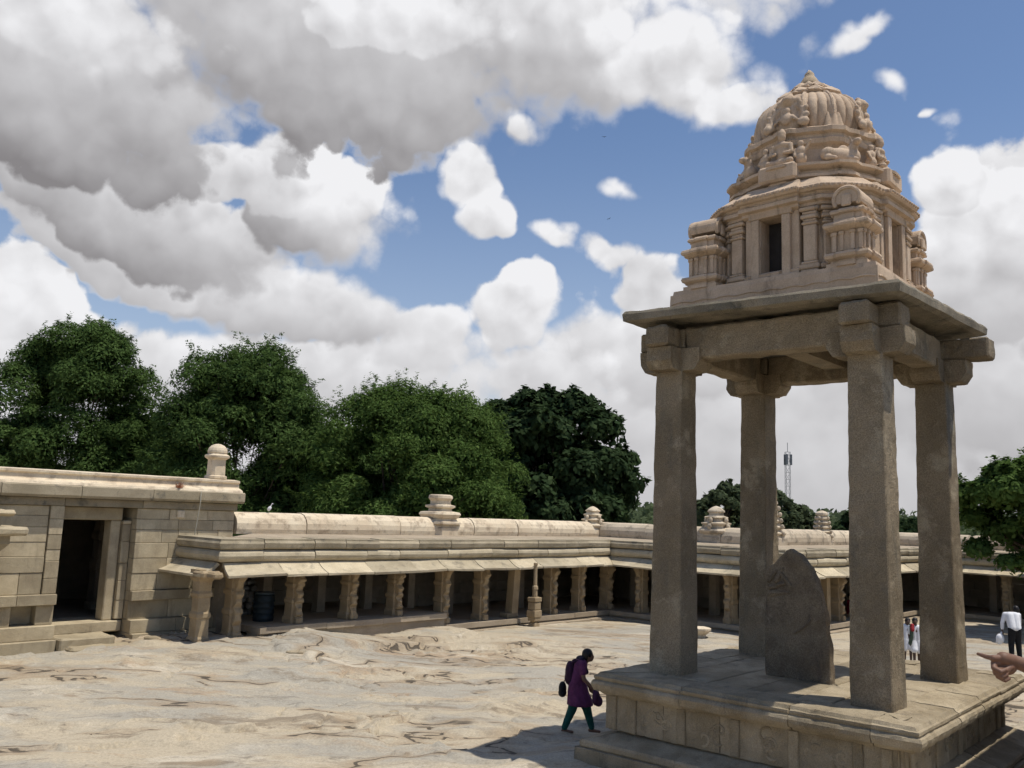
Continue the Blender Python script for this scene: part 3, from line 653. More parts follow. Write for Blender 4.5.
slabring(base, -2.88, 3.83, -2.73, 2.67, [(0, .474), (.02, .50), (.02, .56), (0, .59), (-.22, .64), (-.50, .74), (-.8, .74), (-.8, .474)], 1.5, 2.6)
base.box(-2.2, 3.1, -2.0, 2.2, -.3, 1.4)
plat = base.build('platform', platstone, pav, rough=(.014, .14, 3.))
pan = MB()
slabring(pan, -2.50, 3.3, -2.22, 2.45, [(0, .742), (0, 1.29), (-.3, 1.29), (-.3, .742)], .8, 1.3, jit=.006)
for (c0, c1, q, ang) in ((-2.5, 3.3, -2.22, 0), (-2.45, 2.22, -2.5, -90), (-3.3, 2.5, -2.45, 180), (-2.22, 2.45, -3.3, 90)):
    T = Matrix.Rotation(R(ang), 4, 'Z')@Matrix.Translation((0, q, 0)); L = c1-c0
    xs_ = [c0+.14, c0+.52]+[c0+.52+(L-1.04)*k/4 for k in (1, 2, 3)]+[c1-.52, c1-.14]
    for x in xs_: pan.box(x-.075, x+.075, -.035, .05, .744, 1.288, .015, .003, T)
    for i in range(4):        # worn scrolls in low relief
        xa = xs_[i+1]+.16; xb = xs_[i+2]-.16
        for k in range(5):
            cx0 = xa+(xb-xa)*rng.uniform(.08, .92); cz0 = 1.01+rng.uniform(-.12, .12); sg = rng.choice((-1, 1)); ph = rng.uniform(0, 6.28); gk = rng.uniform(.010, .022)
            pts = [T@Vector((cx0+sg*(.02+gk*t)*math.cos(t*.9+ph), .012, cz0+(.02+gk*t)*math.sin(t*.9+ph))) for t in [j*.45 for j in range(14)]]
            pan.tube(pts, [rng.uniform(.018, .03)]*13+[.01], 6)
pan.build('frieze', platstone, plat, rough=(.016, .06, 7.))
cor = MB()
slabring(cor, -PA, 3.6, -PB, PB, [(-.34, 1.292), (-.14, 1.30), (-.10, 1.345), (-.03, 1.36), (.0, 1.42), (.01, 1.47), (-.01, 1.51), (-.045, 1.53), (-.03, 1.56), (-.03, 1.59), (-.07, 1.60), (-.10, 1.645), (-.7, 1.65), (-.7, 1.292)], 1.1, 2.4, jit=.012, gap=.012)
cor.build('cornice', platstone, plat, rough=(.016, .07, 7.))
top = MB(); y = -PB+.69
while y < PB-.7:
    x = -PA+.69; h_ = rng.uniform(.5, .8); ye = min(y+h_, PB-.69)
    while x < 3.6-.7:
        xe = min(x+rng.uniform(.9, 1.8), 3.6-.69); top.box(x+.006, xe-.006, y+.006, ye-.006, 1.41, 1.652+rng.uniform(-.012, .008), .015); x = xe
    y = ye
top.build('paving', platstone, plat, rough=(.008, .16, 4.))
PX, PY_ = 1.63, 1.69
for sx, sy, lx, ly in ((-1, -1, 0, 0), (-1, 1, .0, 0), (1, -1, .0, 0), (1, 1, 0, 0)):
    mb = MB(); h = 5.1
    mb.rings([[(x*k+sx*PX+lx*(z/h), y*k+sy*PY_+ly*(z/h), z+PT) for x, y in ((-1, -.93), (-.93, -1), (.93, -1), (1, -.93), (1, .93), (.93, 1), (-.93, 1), (-1, .93))] for k, z in ((.302, -.05), (.298, .6), (.285, 1.8), (.272, 3.2), (.262, 4.4), (.257, 5.1))])
    o = mb.build('pillar', granite, pav, rough=(.013, .075, 3.4))
    cb = MB()
    z0 = PT+5.1
    for ax in (0, 1):     # cross shaped corbel with bevelled undersides
        L, wd = .59, .24+.004*ax
        pr = [(-L, z0+.40-.004*ax), (-L, z0+.16), (-L+.10, z0+.02), (-.27, z0+.002), (.27, z0+.002), (L-.10, z0+.02), (L, z0+.16), (L, z0+.40-.004*ax)]
        if ax == 0: cb.rings([[(sx*PX+a, sy*PY_+q, z) for a, z in pr] for q in (-wd, wd)])
        else: cb.rings([[(sx*PX+q, sy*PY_+a, z) for a, z in pr] for q in (-wd, wd)])
    cb.build('capital', granite, o, rough=(.022, .06, 5.))
zb = PT+5.5
for s_ in (-1, 1):
    mb = MB(); mb.box(s_*PX-.21, s_*PX+.21, -PY_+.30, PY_-.30, zb-.20, zb+.36, .03, .004); mb.box(s_*PX-.215, s_*PX+.215, -PY_-(.52 if s_ < 0 else .95), -PY_+.29, zb+.006, zb+.372, .03, .004); mb.box(s_*PX-.215, s_*PX+.215, PY_-.29, PY_+.62, zb+.006, zb+.352, .03, .004)
    mb.build('beam', granite, pav, rough=(.022, .09, 4.2))
    mb = MB(); mb.box(-PX+.30, PX-.30, s_*PY_-.215, s_*PY_+.215, zb-.16, zb+.365, .03, .004); mb.box(-PX-.70, -PX-.218, s_*PY_-.22, s_*PY_+.22, zb+.004, zb+.358, .04, .004); mb.box(PX+.218, PX+.74, s_*PY_-.22, s_*PY_+.22, zb+.004, zb+.358, .04, .004)
    mb.build('beam', granite, pav, rough=(.022, .09, 4.2))
ZS = PT+6.12      # slab top
mb = MB()
cs = [(-2.29, -2.36, -.03), (2.38, -2.44, .12), (2.29, 2.40, 0), (-2.36, 2.36, .05)]
n = 10
def edgepts(zoff, k, j):
    out = []
    for i in range(4):
        a, b = cs[i], cs[(i+1) % 4]
        for q in range(n):
            f = q/n; jj = rng.uniform(-j, j)
            x = a[0]*(1-f)+b[0]*f; y = a[1]*(1-f)+b[1]*f; out.append((x*k+jj, y*k+jj, ZS+zoff+a[2]*(1-f)+b[2]*f+rng.uniform(-j, j)*.3))
    return out
e0 = edgepts(-.20, .955, .01); e1_ = edgepts(-.165, .995, .012); e2_ = edgepts(-.05, 1.0, .012); e3_ = edgepts(0, .985, .01)
mb.rings([e0, e1_, e2_, e3_])
mb.build('roof_slab', granite_top, pav, rough=(.016, .14, 3.))
mb = MB(); mb.box(-PX+.2, PX-.2, -.2, .2, zb+.0, zb+.355); mb.build('beam', granite, pav)

# ---- tower
TX, TY = .10, -.10
def tpos(o): o.location = (TX, TY, 0); return o
mb = MB()
mb.rings([[(x*k, y*k, z) for x, y in ((-1, -1), (1, -1), (1, 1), (-1, 1))] for k, z in ((1.80, ZS-.03), (1.80, ZS+.06), (1.74, ZS+.07), (1.73, ZS+.42), (1.70, ZS+.43), (1.69, ZS+.50))])
for ang in range(4):      # shallow wavy garland line
    T = Matrix.Rotation(R(90*ang), 4, 'Z'); m2 = MB()
    pts = [(-1.7+3.4*i/80, -1.742, ZS+.25+.03*abs(math.sin(i/80*math.pi*9))) for i in range(81)]
    m2.tube([T@Vector(p) for p in pts], .014, 6); mb.add(m2.v, m2.f)
mb.v = [(x, y*1.11 if y > .5 else y, z) for x, y, z in mb.v]
tb = tpos(mb.build('tower_base', stucco, pav, rough=0))
def plan(Rr, door=False):
    q = []
    for i in range(4):
        T = Matrix.Rotation(R(90*i), 4, 'Z')
        for x, y in ((1.0, -.34), (1.0, .34), (.945, .34), (.925, .56), (.80, .72), (.72, .80), (.56, .925), (.37, .945)):
            v = T@Vector((x, y, 0)); q.append((v.x*Rr, v.y*Rr))
    return q
Z0 = ZS+.50
RB = 1.52
body = MB(); P1 = plan(1)
ZC = 9.42
body.poly(P1, [(RB*1.02, Z0-.01), (RB*1.02, Z0+.06), (RB*.99, Z0+.08), (RB*1.0, Z0+.12), (RB*.965, Z0+.15), (RB*.955, Z0+.16)])
# wall as separate faces round each door opening
DH = ZC-.05-Z0; DW = .215
bodyw = MB()
for i in range(4):
    T = Matrix.Rotation(R(90*i), 4, 'Z'); r0 = RB*.965
    def bx(x0, x1, y0, y1, z0, z1, ch=.012): bodyw.box(x0, x1, y0, y1, z0, z1, ch, 0, T)
    # door flanks and lintel (door faces +x)
    bx(r0*.70, r0*1.0, -.34*r0, -DW, Z0+.02, ZC+.01); bx(r0*.70, r0*1.0, DW, .34*r0, Z0+.02, ZC+.01); bx(r0*.70, r0*.998, -DW, DW, Z0+DH, ZC+.01, 0)
    # wall between (two facets per corner)
    for pts in (((.925, .372), (.905, .55), (.785, .705), (.705, .785), (.55, .905), (.372, .925), (.372, .6), (.6, .372)),):
        bodyw.rings([[tuple(T@Vector((x*r0, y*r0, z))) for x, y in pts] for z in (Z0+.14, ZC+.01)])
    # pilasters with base, bands and cap
    for (x, y, a) in ((.945*r0, .46*r0, 6), (.855*r0, .635*r0, 40), (.635*r0, .855*r0, 50), (.46*r0, .945*r0, 84)):
        Tp = T@Matrix.Translation((x, y, 0))@Matrix.Rotation(R(a), 4, 'Z')
        for k, z0_, z1_ in ((.155, Z0+.02, Z0+.08), (.175, Z0+.083, Z0+.17), (.145, Z0+.173, Z0+.22), (.11, Z0+.223, ZC-.30), (.135, ZC-.298, ZC-.25), (.115, ZC-.248, ZC-.20), (.15, ZC-.198, ZC-.13), (.125, ZC-.128, ZC-.07), (.165, ZC-.068, ZC+.0)):
            bodyw.box(-k*.75, k*.75, -k, k, z0_, z1_, .018, 0, Tp)
body.add(bodyw.v, bodyw.f)
tower = tpos(body.build('tower_body', stucco, pav)); tower.rotation_euler = (0, 0, R(-4))
mb = MB(); mb.box(-.9, .9, -.9, .9, Z0+.02, ZC)  # solid core, its dark colour painted as the shade behind each door
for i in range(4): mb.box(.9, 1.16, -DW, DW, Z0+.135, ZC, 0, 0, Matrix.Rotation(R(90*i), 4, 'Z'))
tpos(mb.build('doorway_shade_core', door_shade, pav)).rotation_euler = (0, 0, R(-4))
for i in range(4):
    T = Matrix.Rotation(R(90*i), 4, 'Z'); f = MB(); r0 = RB*.965
    f.box(r0+.002, r0+.07, -DW-.15, -DW, Z0+.02, Z0+DH+.0, .008, 0, T); f.box(r0+.002, r0+.07, DW, DW+.15, Z0+.02, Z0+DH+.0, .008, 0, T); f.box(r0+.002, r0+.085, -DW-.19, DW+.19, Z0+DH+.003, Z0+DH+.10, .012, 0, T)
    f.build('door_frame', stucco, tower)
cn = MB()
cn.poly(P1, [(RB*.97, ZC-.0), (RB*1.02, ZC+.03), (RB*1.02, ZC+.08), (RB*1.07, ZC+.10), (RB*1.07, ZC+.16), (RB*1.03, ZC+.20), (RB*1.05, ZC+.24), (RB*1.09, ZC+.25), (RB*1.11, ZC+.28), (RB*1.11, ZC+.33), (RB*1.08, ZC+.36), (RB*1.02, ZC+.43), (RB*.96, ZC+.50), (RB*.93, ZC+.55)])
bd = cn
for seg in range(len(P1)):
    a, b = Vector(P1[seg]), Vector(P1[(seg+1) % len(P1)]); L = (b-a).length*RB
    for k in range(max(1, int(L/.075))):
        q = a.lerp(b, (k+.5)/max(1, int(L/.075)))*RB*1.13; bd.ell((q.x*.99, q.y*.99, ZC+.305), (.022, .022, .028), seg=6)
cornice = tpos(cn.build('tower_cornice', stucco, pav)); cornice.rotation_euler = (0, 0, R(-4))
# second storey: ledge, neck, ring
mb = MB(); zl = ZC+.55   # 10.12
def roundplan(Rr):       # circle with eight slight projections
    out = []
    for i in range(64):
        a = 2*math.pi*i/64; pr = 1.06 if (i % 8) in (7, 0, 1) else 1.0
        out.append((Rr*pr*math.cos(a), Rr*pr*math.sin(a)))
    return out
RP = roundplan(1)
mb.poly(RP, [(1.34, zl-.02), (1.34, zl+.04), (1.42, zl+.06), (1.42, zl+.11), (1.33, zl+.13), (1.31, zl+.20), (1.38, zl+.22), (1.46, zl+.25), (1.46, zl+.30), (1.30, zl+.33), (1.08, zl+.34), (1.03, zl+.36), (1.02, zl+.70), (1.05, zl+.74), (1.11, zl+.78), (1.13, zl+.86), (1.08, zl+.90), (1.08, zl+.95), (1.15, zl+.98), (1.15, zl+1.06), (1.08, zl+1.10), (.98, zl+1.12)])
neck = tpos(mb.build('tower_neck', stucco, pav))
zf = zl+.335
def figure(kind):
    m = MB()
    if kind == 'seated':
        m.ell((0, 0, .10), (.13, .17, .09)); m.ell((-.02, 0, .30), (.10, .13, .17)); m.ell((0, 0, .42), (.09, .155, .07)); m.cone((0, 0, .45), (0, 0, .52), .045, .045); m.ell((.01, 0, .58), (.075, .07, .09)); m.lathe([(.075, .62), (.07, .66), (.045, .70), (.02, .74)], 12)
        for s in (-1, 1): m.cone((.0, s*.15, .42), (.05, s*.19, .26), .045, .038); m.cone((.05, s*.19, .26), (.12, s*.08, .24), .038, .03); m.cone((.02, s*.08, .10), (.13, s*.20, .08), .07, .055)
        return m
    if kind == 'attendant':
        m.ell((0, 0, .12), (.10, .10, .12)); m.ell((0, 0, .26), (.075, .09, .10)); m.ell((0, 0, .40), (.055, .055, .065)); m.cone((0, .09, .30), (.04, .16, .42), .03, .025); m.cone((0, -.09, .30), (.07, -.1, .16), .03, .025)
        return m
    # recumbent bull, side-on along y
    m.ell((0, 0, .15), (.13, .30, .14)); m.ell((0, -.20, .17), (.12, .14, .13)); m.ell((0, .22, .15), (.13, .14, .14)); m.ell((0, .06, .28), (.07, .09, .07))
    m.cone((0, .20, .22), (.05, .24, .36), .10, .075); m.ell((.12, .25, .38), (.11, .07, .065)); m.cone((.04, .19, .42), (.05, .15, .50), .022, .012); m.cone((.04, .31, .42), (.05, .35, .50), .022, .012)
    for y in (-.25, .12): m.cone((.09, y, .08), (.19, y+.09, .04), .055, .035)
    return m
for i in range(4):
    a = R(90*i)
    def put(o, r, ang, z, face=0, par=neck): o.location = (r*math.cos(ang), r*math.sin(ang), z); o.rotation_euler = (0, 0, ang+face); return o
    m = figure('seated'); put(m.build('seated_figure', stucco, neck, remesh=.014), 1.24, a, zf)
    for s in (-1, 1):
        m = figure('attendant'); put(m.build('attendant_figure', stucco, neck, remesh=.014), 1.24, a+s*.26, zf)
    m = MB(); m.box(-.24, .24, -.34, .34, -.30, 0, .04); put(m.build('pedestal', stucco, neck), 1.27, a, zf+.0)
    m = figure('bull'); put(m.build('bull_figure', stucco, neck, remesh=.014), 1.22, a+R(45), zf)
# fluted dome
zd = zl+1.1
def flute(a, z): return 1+.06*abs(math.sin(a*18))**.55-.045
mb = MB(); prof = [(.90, zd-.02), (.94, zd+.04), (.985, zd+.15), (1.005, zd+.28), (.995, zd+.42), (.95, zd+.56), (.87, zd+.68), (.75, zd+.79), (.61, zd+.86), (.46, zd+.90)]
fp = []
for i in range(len(prof)-1):
    for k in range(3):
        q = k/3; fp.append((prof[i][0]*(1-q)+prof[i+1][0]*q, prof[i][1]*(1-q)+prof[i+1][1]*q))
mb.lathe(fp+[prof[-1]], 432, fn=flute)
dome = tpos(mb.build('dome', stucco, pav, smooth=True))
rb = MB()
for i in range(12):
    a = 2*math.pi*(i+.5)/12; pts = [((r+.005)*math.cos(a), (r+.005)*math.sin(a), z) for r, z in prof]
    rb.tube([Vector(p) for p in pts], [.032*min(1, r/.8) for r, z in prof], 8)
    if 1:
        for r, z in fp[::1]: rb.ell(((r+.03)*math.cos(a), (r+.03)*math.sin(a), z), (.012, .012, .012), seg=6)
rb.build('beaded_rib', stucco, dome)
for i in range(4):      # horseshoe gables with lion mask
    a = R(90*i); m = MB()
    n_ = 26
    for k in range(n_+1):
        t_ = math.pi*(-.18+1.36*k/n_); y, z = .30*math.cos(t_), .24+.27*math.sin(t_)
        if k < n_: 
            t2 = math.pi*(-.18+1.36*(k+1)/n_); m.cone((.0, y, z), (.0, .30*math.cos(t2), .24+.27*math.sin(t2)), .062, .062, 8)
        if k % 3 == 0: m.ell((.03, y*1.22, .24+(z-.24)*1.2), (.045, .05, .06), seg=8)
    m.ell((-.10, 0, .24), (.14, .27, .26)); m.ell((.05, 0, .20), (.07, .10, .13)); m.ell((.07, 0, .36), (.06, .065, .075))
    for s in (-1, 1): m.cone((.04, s*.10, .24), (.07, s*.19, .14), .04, .03); m.ell((.04, s*.34, .06), (.07, .09, .09)); m.ell((.03, s*.16, .58), (.06, .07, .07))
    m.ell((.05, 0, .60), (.11, .13, .12)); m.ell((.12, 0, .57), (.06, .08, .05)); m.ell((.03, 0, .72), (.06, .06, .07))
    o = m.build('gable_ornament', stucco, dome, remesh=.02); o.location = (1.06*math.cos(a), 1.06*math.sin(a), zd+.02); o.rotation_euler = (0, R(-16), a)
    m = MB()      # small leaf ornament on the diagonals
    for (y, h_, r_h) in ((0, .42, .08), (-.12, .28, .07), (.12, .28, .07)): m.cone((0, y, 0), (-.02, y*.8, h_), r_h, .03)
    o = m.build('leaf_ornament', stucco, dome, remesh=.02); o.location = (1.0*math.cos(a+R(45)), 1.0*math.sin(a+R(45)), zd); o.rotation_euler = (0, 0, a+R(45))
# lotus cap and tip
mb = MB()
for layer, (r0, r1, z0_, z1_, npt) in enumerate(((.64, .30, zd+.90, zd+1.15, 10), (.40, .12, zd+1.10, zd+1.32, 10))):
    for k in range(npt):
        a0 = 2*math.pi*(k+layer*.5)/npt; hw = math.pi/npt*1.06
        pt = lambda r, a, z: (r*math.cos(a0+a), r*math.sin(a0+a), z)
        grid = [[pt(r1*.6, -hw, z1_), pt(r1*.6, 0, z1_+.03), pt(r1*.6, hw, z1_)], [pt((r0+r1)/2, -hw, (z0_+z1_)/2+.0), pt((r0+r1)/2*1.05, 0, (z0_+z1_)/2+.05), pt((r0+r1)/2, hw, (z0_+z1_)/2)], [pt(r0*.97, -hw*.75, z0_+.03), pt(r0*1.04, 0, z0_+.04), pt(r0*.97, hw*.75, z0_+.03)], [pt(r0*1.0, -hw*.3, z0_-.01), pt(r0*1.09, 0, z0_-.015), pt(r0*1.0, hw*.3, z0_-.01)]]
        lo_ = [[(x*.93, y*.93, z-.035) for x, y, z in row] for row in grid]
        mb.rings([g+l[::-1] for g, l in zip(grid, lo_)])
mb.lathe([(.46, zd+.84), (.55, zd+.91), (.56, zd+.95), (.35, zd+1.10), (.16, zd+1.26)], 24)
tpos(mb.build('lotus_cap', stucco, pav))
mb = MB(); mb.lathe([(.19, zd+1.22), (.20, zd+1.28), (.16, zd+1.36), (.11, zd+1.44), (.085, zd+1.48), (.09, zd+1.51), (.05, zd+1.56), (.015, zd+1.60)], 20)
tpos(mb.build('finial', stone('finial_stone', (.38, .29, .19), (.46, .36, .25), 4, 0, .3), pav, smooth=True))
# corner shrines
def shrine():
    m = MB(); W = .30
    def sqp(k, z):   # square plan with a central projection on each side
        q = []
        for i in range(4):
            T = Matrix.Rotation(R(90*i), 4, 'Z')
            for x, y in ((1, -.42), (1, .42), (.90, .42), (.90, .90), (.42, .90), (.42, 1.0)):
                if (x, y) == (.42, 1.0): continue
                v = T@Vector((x, y, 0)); q.append((v.x*k, v.y*k, z))
        return q
    lv = [(.42, 0), (.42, .07), (.35, .09), (.35, .13), (.44, .17), (.46, .22), (.44, .27), (.33, .30), (.32, .31), (.30, .315), (.30, .70), (.34, .72), (.40, .745), (.46, .78), (.47, .82), (.45, .87), (.36, .91), (.30, .93), (.29, 1.05), (.35, 1.07), (.36, 1.11), (.33, 1.15), (.26, 1.17)]
    m.rings([sqp(k, z) for k, z in lv])
    for i in range(4):
        T = Matrix.Rotation(R(90*i), 4, 'Z')
        for y in (-.24, -.10, .10, .24):
            x = .30 if abs(y) < .2 else .275
            m.box(x-.01, x+.035, y-.035, y+.035, .315, .70, .008, 0, T)
            m.box(x-.01, x+.05, y-.05, y+.05, .63, .70, .01, 0, T)
    # barrel-vault roof with end arches
    n_ = 18; rg = []
    for x in (-.31, -.29, .29, .31):
        k = .94 if abs(x) > .3 else 1.
        rg.append([(x, .27*k*math.cos(math.pi*(-.12+1.24*j/n_)), 1.32+.255*k*math.sin(math.pi*(-.12+1.24*j/n_))+.02) for j in range(n_+1)])
    m.rings(rg)
    for s in (-1, 1):
        for j in range(14):
            t1, t2 = math.pi*(-.15+1.3*j/14), math.pi*(-.15+1.3*(j+1)/14)
            m.cone((s*.31, .24*math.cos(t1), 1.33+.23*math.sin(t1)), (s*.31, .24*math.cos(t2), 1.33+.23*math.sin(t2)), .04, .04, 6)
        m.box(min(s*.30, s*.36), max(s*.30, s*.36), -.09, .09, 1.18, 1.42, .03)
    return m
sh_src = shrine().build('corner_shrine', stucco, pav)
for i in range(4):
    o = sh_src if i == 0 else sh_src.copy()
    if i: COL.objects.link(o)
    a = R(225+90*i); d_ = 1.36*math.sqrt(2)
    o.location = (TX+d_*math.cos(a), TY+d_*math.sin(a)+(.12 if math.sin(a) < 0 else 0), Z0); o.rotation_euler = (0, 0, R(90*(i % 2))); o.scale = (.86, .86, .84)

# stele standing on the platform
c_, s_y = math.cos(PYAW), math.sin(PYAW)
def PW(u, v, z): return (PC.x+u*c_-v*s_y, PC.y+u*s_y+v*c_, z)
out = [(0, 0), (1.12, 0), (1.10, .55), (1.04, 1.12), (.94, 1.50), (.80, 1.82), (.62, 2.04), (.46, 2.13), (.40, 2.11), (.28, 1.99), (.16, 1.86), (.05, 1.78), (.0, 1.70), (.015, 1.30), (-.02, .7)]
mb = MB(); outr = [(x-.56, z) for x, z in out]
mb.rings([[(x*k+.0, y, (z-1)*k+1 if z > 0 else z) for x, z in outr] for y, k in ((-.085, .97), (-.07, 1), (.07, 1), (.085, .97))])
for i, (x, z, l, a) in enumerate(((-.42, 1.66, .22, .9), (-.34, 1.50, .26, .3), (-.30, 1.68, .24, 1.1), (-.30, 1.38, .30, .1), (-.18, 1.60, .24, -.9))):      # broken carved hood
    mb.cone((x-l*.5*math.cos(a), -.085, z-l*.5*math.sin(a)), (x+l*.5*math.cos(a), -.085, z+l*.5*math.sin(a)), .045, .03, 8)
mb.tube([(-.30+.62*math.sin(t*.2), -.082, 1.25-.55*math.cos(t*.2)) for t in range(2, 9)], .02, 6)
o = mb.build('carved_slab', stele_m, rough=(.022, .05, 4.))
o.location = PW(-.47, -.02, PT); o.rotation_euler = (0, R(0), PYAW+R(-90)); tag(o, 'dark upright carved stone slab with pointed top between the pavilion pillars', 'stele')

# ================================================================== trees
def leaf_mesh(C, Nn, U, a, b):
    """rhombic leaves: centres, normals, long axes, half length, half width"""
    V = np.cross(Nn, U); n = len(C)
    v = np.stack([C-U*a[:, None], C+V*b[:, None], C+U*a[:, None], C-V*b[:, None]], 1)
    return v.reshape(-1, 3)
def make_tree(name, label, cx, cy, z0, z1, rx, ry, mat, n, leaf=.2, seed=0, puffs=60, pr=(.20, .34), base_z=None, spray=.0, aspect=.45, lumps=None, top_flat=1.0, trunkr=.35, group='trees behind the cloister', trunk_at=None, open_=0):
    r = np.random.default_rng(seed); gzz = base_z if base_z is not None else gz(cx, cy)
    H = (z1-z0)/2; cz = (z1+z0)/2
    root = empty(name, (cx, cy, gzz), 0, label, 'tree', group)
    # puffs over the crown
    d = r.normal(size=(puffs, 3)); d /= np.linalg.norm(d, axis=1)[:, None]; d[:, 2] = np.where(d[:, 2] < -.75, -d[:, 2], d[:, 2])
    k = r.uniform(.42, .88, puffs)**.8
    pc = d*k[:, None]*np.array([rx, ry, H]); prr = r.uniform(pr[0], pr[1], puffs)*min(rx, H)*1.05
    if lumps is not None:
        L = np.array(lumps, float); pc = np.vstack([pc, L[:, :3]]); prr = np.concatenate([prr, L[:, 3]])
    w_ = prr**2; idx = r.choice(len(pc), n, p=w_/w_.sum())
    q = r.normal(size=(n, 3)); q /= np.linalg.norm(q, axis=1)[:, None]; q[:, 2] = np.where(q[:, 2] < -.45, -q[:, 2], q[:, 2])
    # sub-clumps: quantise directions towards clump centres so the puffs break into sprays
    nc = 40; cdir = r.normal(size=(len(pc), nc, 3)); cdir /= np.linalg.norm(cdir, axis=2)[:, :, None]; cdir[:, :, 2] = np.where(cdir[:, :, 2] < -.5, -cdir[:, :, 2], cdir[:, :, 2])
    ci = r.integers(0, nc, n); cd = cdir[idx, ci]
    rad = r.uniform(.60, 1.04, n)
    base = cd*.72+q*.5; base /= np.linalg.norm(base, axis=1)[:, None]
    C = pc[idx]+base*(prr[idx]*rad)[:, None]*np.array([1, 1, .85])
    if spray > 0:      # upright shoots beyond the outline
        ns = int(n*.12); j = r.integers(0, len(pc), ns//24+1); S = []
        for jj in j:
            o_ = pc[jj]; dd = r.normal(size=3); dd[2] = abs(dd[2])+.5; dd /= np.linalg.norm(dd); L_ = prr[jj]*(1.0+spray*r.uniform(.2, 1)); 
            t = np.linspace(.75, 1, 24)[:, None]; S.append(o_+dd*L_*t+r.normal(size=(24, 3))*.07)
        S = np.vstack(S); C = np.vstack([C, S]); q = np.vstack([q, r.normal(size=(len(S), 3))]); base = np.vstack([base, np.tile([0, 0, 1.], (len(S), 1))])
    n = len(C)
    Nn = base*1.1+r.normal(size=(n, 3))*.42+np.array([0, 0, .35]); Nn /= np.linalg.norm(Nn, axis=1)[:, None]
    U = np.cross(Nn, r.normal(size=(n, 3))); U /= np.linalg.norm(U, axis=1)[:, None]
    a = leaf*r.uniform(.6, 1.25, n)
    v = leaf_mesh(C, Nn, U, a, a*aspect); v[:, 2] += cz-gzz
    me = bpy.data.meshes.new('crown'); me.vertices.add(len(v)); me.vertices.foreach_set('co', v.astype(np.float32).ravel())
    me.loops.add(len(v)); me.loops.foreach_set('vertex_index', np.arange(len(v), dtype=np.int32)); me.polygons.add(n); me.polygons.foreach_set('loop_start', np.arange(0, len(v), 4, dtype=np.int32))
    me.update(calc_edges=True); me.materials.append(mat)
    o = bpy.data.objects.new('crown', me); COL.objects.link(o); o.parent = root
    mb = MB(); rr = random.Random(seed); tx, ty = trunk_at or (0, 0); hb = max(1.2, (z0-gzz)+H*.25)
    p = [(tx, ty, -.3), (tx+.1, ty, hb*.4), (tx*.7-.1, ty*.7, hb*.8), (0, 0, hb+H*.3)]
    mb.tube(p, [trunkr*1.25, trunkr, trunkr*.85, trunkr*.6], 10); mb.build('trunk', bark, root, smooth=True)
    mb = MB()
    for j in range(min(26, len(pc))):
        e = Vector(pc[j])+Vector((0, 0, cz-gzz)); s_ = Vector((tx*.7-.1, ty*.7, hb*.8)).lerp(Vector((0, 0, hb+H*.3)), rr.random()); mid = s_.lerp(e, .5)+Vector((rr.uniform(-.4, .4), rr.uniform(-.4, .4), -.3))
        mb.tube([s_, mid, e], [trunkr*.35, trunkr*.2, trunkr*.07], 6)
    mb.build('limbs', bark, root, smooth=True); return root
bark = plain('bark', (.10, .075, .05), .95, .35, 6, .6)
lf_feather = leafmat('feathery_leaf', (.062, .108, .030), (.078, .130, .036), (.098, .150, .046))
lf_bright = leafmat('fresh_leaf', (.072, .125, .030), (.092, .150, .038), (.112, .165, .046))
lf_dark = leafmat('dark_leaf', (.030, .054, .022), (.042, .070, .028), (.062, .092, .038))
lf_hazed = leafmat('hazed_leaf', (.075, .10, .05), (.09, .115, .06), (.11, .135, .07))  # leaf of the distant trees, lightened to put haze into the colour
def at(u, v, Y):
    dx, dy = u-512, v-384
    a = math.cos(r_)*dx+math.sin(r_)*dy; b = -math.sin(r_)*dx+math.cos(r_)*dy
    d = Fv+Rv*(a/880.5)-Uv*(b/880.5); d = d*(Y/d.y); return d.x, d.y, d.z+CAMH
def T(name, label, u, vtop, vbot, hw, Y, mat, n, **kw):
    x, _, zt = at(u, vtop, Y); _, _, zb_ = at(u, vbot, Y); rx = hw/880.5*Y
    return make_tree(name, label, x, Y, zb_, zt, rx, kw.pop('ry', rx*.8), mat, n, **kw)
T('leafy_tree', 'broad domed dark green tree behind the hall roof, leftmost of the row', 84, 318, 600, 92, 52, lf_feather, 230000, leaf=.13, seed=1, puffs=210, pr=(.15, .26), spray=.3, aspect=.32)
T('leafy_tree', 'green tree cut by the left picture edge behind the hall', -70, 372, 600, 100, 55, lf_feather, 60000, leaf=.18, seed=2, puffs=70, spray=.3)
T('leafy_tree', 'wide feathery green tree behind the small dome-topped roof post', 252, 346, 610, 106, 50, lf_feather, 230000, leaf=.13, seed=3, puffs=210, pr=(.15, .25), spray=.6, aspect=.32)
T('leafy_tree', 'brighter feathery green tree behind the broad-topped parapet finial', 414, 388, 610, 116, 47, lf_bright, 230000, leaf=.12, seed=4, puffs=200, pr=(.15, .26), spray=.6, aspect=.32)
T('leafy_tree', 'low shaded green tree filling the gap between the two leftmost crowns', 165, 412, 640, 100, 62, lf_feather, 50000, leaf=.24, seed=21, puffs=120, aspect=.4)
T('leafy_tree', 'low shaded green tree in the gap left of the brighter feathery crown', 335, 425, 640, 100, 60, lf_feather, 50000, leaf=.24, seed=22, puffs=120, aspect=.4)
T('leafy_tree', 'low shaded green tree between the brighter crown and the near-black crown', 482, 430, 640, 90, 64, lf_dark, 40000, leaf=.26, seed=23, puffs=100, aspect=.5)
